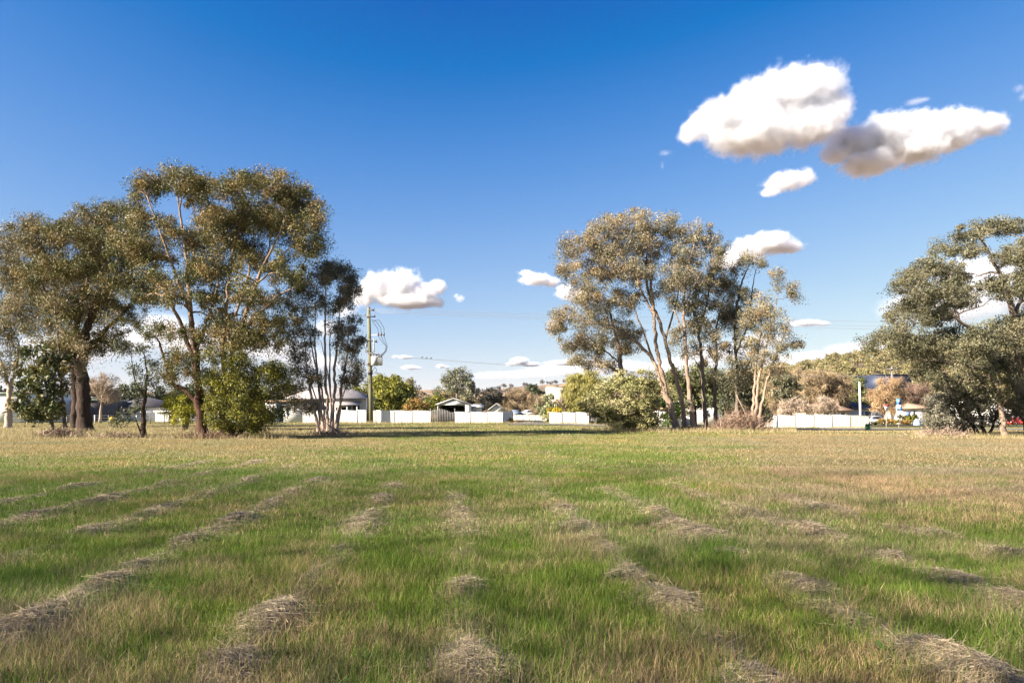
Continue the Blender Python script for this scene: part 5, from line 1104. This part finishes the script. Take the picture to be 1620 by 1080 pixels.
# ------------------------------------------------------------------ far woodland on the hills (reads as one mass)
def woodland(name, n_, x0, x1, d0, d1, cols, h, leaves, L, seed_y=None, label=None):
    mb = MB(); px = rng.uniform(x0, x1, n_); Dd = rng.uniform(d0, d1, n_)
    X = (px - CX) / F * Dd; Z = ground(X, Dd); hh = h * rng.uniform(.6, 1.25, n_)
    cen = []; rad = []
    for k in range(n_):
        q = max(4, int(7 * hh[k] / h)); u_ = rng.normal(0, 1, (q, 3)); u_ /= np.linalg.norm(u_, axis=1)[:, None]
        cen.append(np.array([X[k], Dd[k], Z[k] + hh[k] * .6]) + u_ * np.array([.33, .33, .25]) * hh[k]); rad.append(np.full(q, hh[k] * .24))
    cen = np.concatenate(cen); rad = np.concatenate(rad)
    v, f, cc = leaf_quads(cen, leaves, rad, L, L * .55, cols, .1, .8)
    mb.add(v, [f], cc)
    for k in range(n_): mb.tube([[X[k], Dd[k], Z[k] - .3], [X[k], Dd[k], Z[k] + hh[k] * .6]], [.03 * hh[k], .015 * hh[k]], 4, col=(.12, .09, .07))
    tag(mb.build(name, M['leaf']), label, 'woodland', kind='stuff')
HW = [(.20, .18, .07), (.25, .22, .085), (.15, .14, .06), (.28, .22, .11)]
woodland('hillside_woodland', 1150, 1020, 1760, 300, 640, HW, 8.5, 34, 1.35, label='sunlit olive woodland covering the hill on the right')
woodland('valley_woodland', 170, 560, 900, 260, 620, [(.17, .13, .085), (.22, .16, .10), (.13, .11, .07)], 7, 30, 1.4, label='brown scrub and trees on the low hill behind the fences')
woodland('left_woodland', 160, -300, 560, 220, 420, [(.07, .075, .04), (.10, .09, .05)], 9, 30, 1.6, label='distant dark woodland behind the left houses')
woodland('ridge_woodland', 500, -800, 2400, 1900, 2600, [(.10, .09, .075), (.13, .11, .09)], 16, 14, 6, label='tree line on the farthest ridge')

# ------------------------------------------------------------------ clouds: real volumes of droplets far away, each with its own density field
def cloud_mat():
    m, nt, out = newmat('cloud_droplets')
    v = N(nt, 'ShaderNodeVolumePrincipled')
    v.inputs['Color'].default_value = (.937, .945, .962, 1); v.inputs['Anisotropy'].default_value = .15
    v.inputs['Density Attribute'].default_value = 'density'; v.inputs['Density'].default_value = 1.
    nt.links.new(v.outputs[0], out.inputs['Volume'])
    return m
M['cloud'] = cloud_mat()
def cloud(blobs, Y, seed, dens=1., amp=.74, res=150, nscale=2.3, soft=.62, name='cloud', pad=1.35):
    """blobs: (column, row, rx, ry) in photograph pixels, put at distance Y; depth as wide as the width"""
    B = []
    for k, (x, y, rx, ry) in enumerate(blobs):
        p = P(x, y, Y); a, b = rx / F * Y, ry / F * Y
        B.append((p, np.array([a, a * 1.0, b])))
    lo = np.min([p - r * pad for p, r in B], 0); hi = np.max([p + r * pad for p, r in B], 0)
    cen = (lo + hi) / 2; lo -= cen; hi -= cen
    ext = hi - lo; unit = np.median([r[2] for _, r in B])
    me = bpy.data.meshes.new(name); me.materials.append(M['cloud'])
    o = bpy.data.objects.new(name, me); COL.objects.link(o); o.location = [float(q) for q in cen]
    ng = bpy.data.node_groups.new('cloud_field', 'GeometryNodeTree')
    ng.interface.new_socket('Geometry', in_out='INPUT', socket_type='NodeSocketGeometry')
    ng.interface.new_socket('Geometry', in_out='OUTPUT', socket_type='NodeSocketGeometry')
    nd = ng.nodes; lk = ng.links
    go = nd.new('NodeGroupOutput'); pos = nd.new('GeometryNodeInputPosition')
    def math_(op, a, b=None, c_=None):
        n_ = nd.new('ShaderNodeMath'); n_.operation = op
        for i_, q in enumerate((a, b, c_)):
            if q is None: continue
            if isinstance(q, (int, float)): n_.inputs[i_].default_value = q
            else: lk.new(q, n_.inputs[i_])
        return n_.outputs[0]
    def vmath(op, a, b):
        n_ = nd.new('ShaderNodeVectorMath'); n_.operation = op
        for i_, q in enumerate((a, b)):
            if hasattr(q, 'is_linked') or hasattr(q, 'node'): lk.new(q, n_.inputs[i_])
            else: n_.inputs[i_].default_value = [float(t) for t in q]
        return n_.outputs[1] if op == 'LENGTH' else n_.outputs[0]
    d = None
    for p, r in B:
        q = vmath('DIVIDE', vmath('SUBTRACT', pos.outputs[0], p - cen), r)
        ln = nd.new('ShaderNodeVectorMath'); ln.operation = 'LENGTH'; lk.new(q, ln.inputs[0])
        d = ln.outputs['Value'] if d is None else math_('SMOOTH_MIN', d, ln.outputs['Value'], .25)
    nz = nd.new('ShaderNodeTexNoise'); nz.noise_dimensions = '4D'; nz.inputs['W'].default_value = seed * 3.7
    nz.inputs['Scale'].default_value = nscale * .62 / unit; nz.inputs['Detail'].default_value = 8; nz.inputs['Roughness'].default_value = .68
    lk.new(pos.outputs[0], nz.inputs['Vector'])
    nv = math_('MULTIPLY', math_('SUBTRACT', nz.outputs[0], .5), amp * 2.6)
    f = math_('ADD', math_('SUBTRACT', 1.0, d), nv)
    f = math_('MULTIPLY', f, 1 / soft)
    cl = nd.new('ShaderNodeClamp'); lk.new(f, cl.inputs[0])
    f = math_('MULTIPLY', math_('POWER', cl.outputs[0], 1.6), 10. * dens / max(unit * 2, 1))
    vc = nd.new('GeometryNodeVolumeCube'); lk.new(f, vc.inputs['Density'])
    vc.inputs['Min'].default_value = [float(q) for q in lo]; vc.inputs['Max'].default_value = [float(q) for q in hi]
    step = max(ext) / res
    for ax, nm in enumerate(('Resolution X', 'Resolution Y', 'Resolution Z')): vc.inputs[nm].default_value = max(8, int(ext[ax] / step))
    smn = nd.new('GeometryNodeSetMaterial'); smn.inputs['Material'].default_value = M['cloud']
    lk.new(vc.outputs[0], smn.inputs[0]); lk.new(smn.outputs[0], go.inputs[0])
    md = o.modifiers.new('field', 'NODES'); md.node_group = ng
    return tag(o, kind='structure')
def cy(ybase, alt=950.): return alt / ((HY - ybase) / F)
cloud([(1098, 208, 30, 18), (1145, 192, 50, 40), (1195, 172, 55, 50), (1245, 152, 58, 48), (1298, 138, 44, 38), (1322, 172, 30, 36), (1205, 212, 75, 32), (1285, 198, 58, 36), (1165, 222, 55, 22)], cy(250), 1, res=300)
cloud([(1345, 225, 42, 26), (1400, 212, 48, 32), (1450, 208, 52, 30), (1508, 202, 48, 28), (1560, 200, 32, 20), (1375, 258, 52, 20), (1440, 236, 62, 24), (1500, 224, 44, 16), (1325, 245, 30, 16)], cy(270), 2, res=300)
cloud([(1242, 288, 34, 16), (1272, 282, 20, 16), (1218, 304, 18, 8)], cy(315), 3, res=80, dens=.6)
cloud([(1215, 385, 42, 18), (1182, 395, 34, 20), (1246, 392, 28, 9), (1152, 412, 28, 16)], cy(425), 4, res=100)
cloud([(600, 455, 34, 28), (636, 452, 36, 28), (668, 466, 32, 20), (692, 455, 18, 14), (575, 468, 24, 20), (645, 478, 52, 10), (690, 478, 16, 10)], cy(490), 5, res=180)
cloud([(848, 442, 28, 10), (872, 446, 16, 9), (832, 432, 14, 5)], cy(457), 6, res=80, dens=.5)
cloud([(728, 472, 9, 7), (722, 468, 6, 5)], cy(485), 7, res=60, dens=.16, amp=.9, soft=.9)
cloud([(1545, 440, 80, 46), (1610, 462, 80, 46), (1450, 488, 62, 32), (1520, 490, 80, 26), (1700, 450, 80, 50)], cy(515), 8, res=130, dens=.5, soft=.9)
cloud([(895, 462, 18, 14), (920, 470, 26, 12)], cy(482), 9, res=60, dens=.6)
cloud([(900, 586, 80, 9), (835, 592, 56, 6), (965, 582, 80, 11), (785, 594, 44, 6), (1040, 588, 70, 10)], cy(603), 10, res=150, dens=.28, soft=.9)
cloud([(822, 571, 16, 7), (840, 576, 16, 4), (808, 576, 10, 3)], cy(582), 11, res=70, dens=.6)
cloud([(895, 574, 36, 4), (930, 572, 24, 4)], cy(580), 12, res=70, dens=.35)
cloud([(648, 581, 14, 4), (660, 582, 8, 3)], cy(587), 13, res=60, dens=.45)
cloud([(697, 579, 8, 3.5), (706, 580, 6, 2)], cy(585), 14, res=50, dens=.5)
cloud([(640, 565, 14, 3), (626, 564, 8, 2)], cy(570), 15, res=50, dens=.35)
cloud([(260, 520, 60, 26), (190, 540, 80, 30), (330, 545, 90, 24), (430, 555, 80, 22), (500, 575, 70, 14), (100, 555, 80, 30)], cy(585), 16, res=130, dens=.28, soft=.9)
cloud([(1290, 565, 56, 10), (1345, 552, 44, 10), (1405, 548, 56, 14), (1240, 575, 60, 12), (1480, 560, 80, 14)], cy(580), 17, res=130, dens=.26, soft=.9)
cloud([(1275, 511, 28, 5), (1300, 512, 14, 4)], cy(520), 18, res=60, dens=.3)
cloud([(1140, 560, 70, 16), (1090, 575, 60, 12), (1200, 540, 50, 14)], cy(590), 19, res=100, dens=.26, soft=.9)
cloud([(545, 490, 26, 18), (520, 520, 30, 18)], cy(540), 20, res=80, dens=.28, soft=.9)
cloud([(1448, 161, 18, 3), (1462, 158, 10, 2.5)], cy(166), 21, res=70, dens=.05, amp=1.0, soft=1.)
cloud([(1052, 242, 14, 3), (1048, 262, 4, 9)], cy(270), 22, res=70, dens=.05, amp=1.0, soft=1.)
cloud([(1612, 140, 10, 8), (1630, 150, 20, 9)], cy(160), 23, res=70, dens=.06, amp=1.0, soft=1.)

# ------------------------------------------------------------------ thin even air between the eye and the hills
hz, hnt, hout = newmat('haze_air')
hv = N(hnt, 'ShaderNodeVolumePrincipled'); hv.inputs['Color'].default_value = (.93, .95, 1, 1); hv.inputs['Density'].default_value = .00003; hv.inputs['Anisotropy'].default_value = .2
hnt.links.new(hv.outputs[0], hout.inputs['Volume'])
tag(MB().box(-7000, 7000, -7000, 7000, -8, 190).build('haze', hz), kind='stuff')
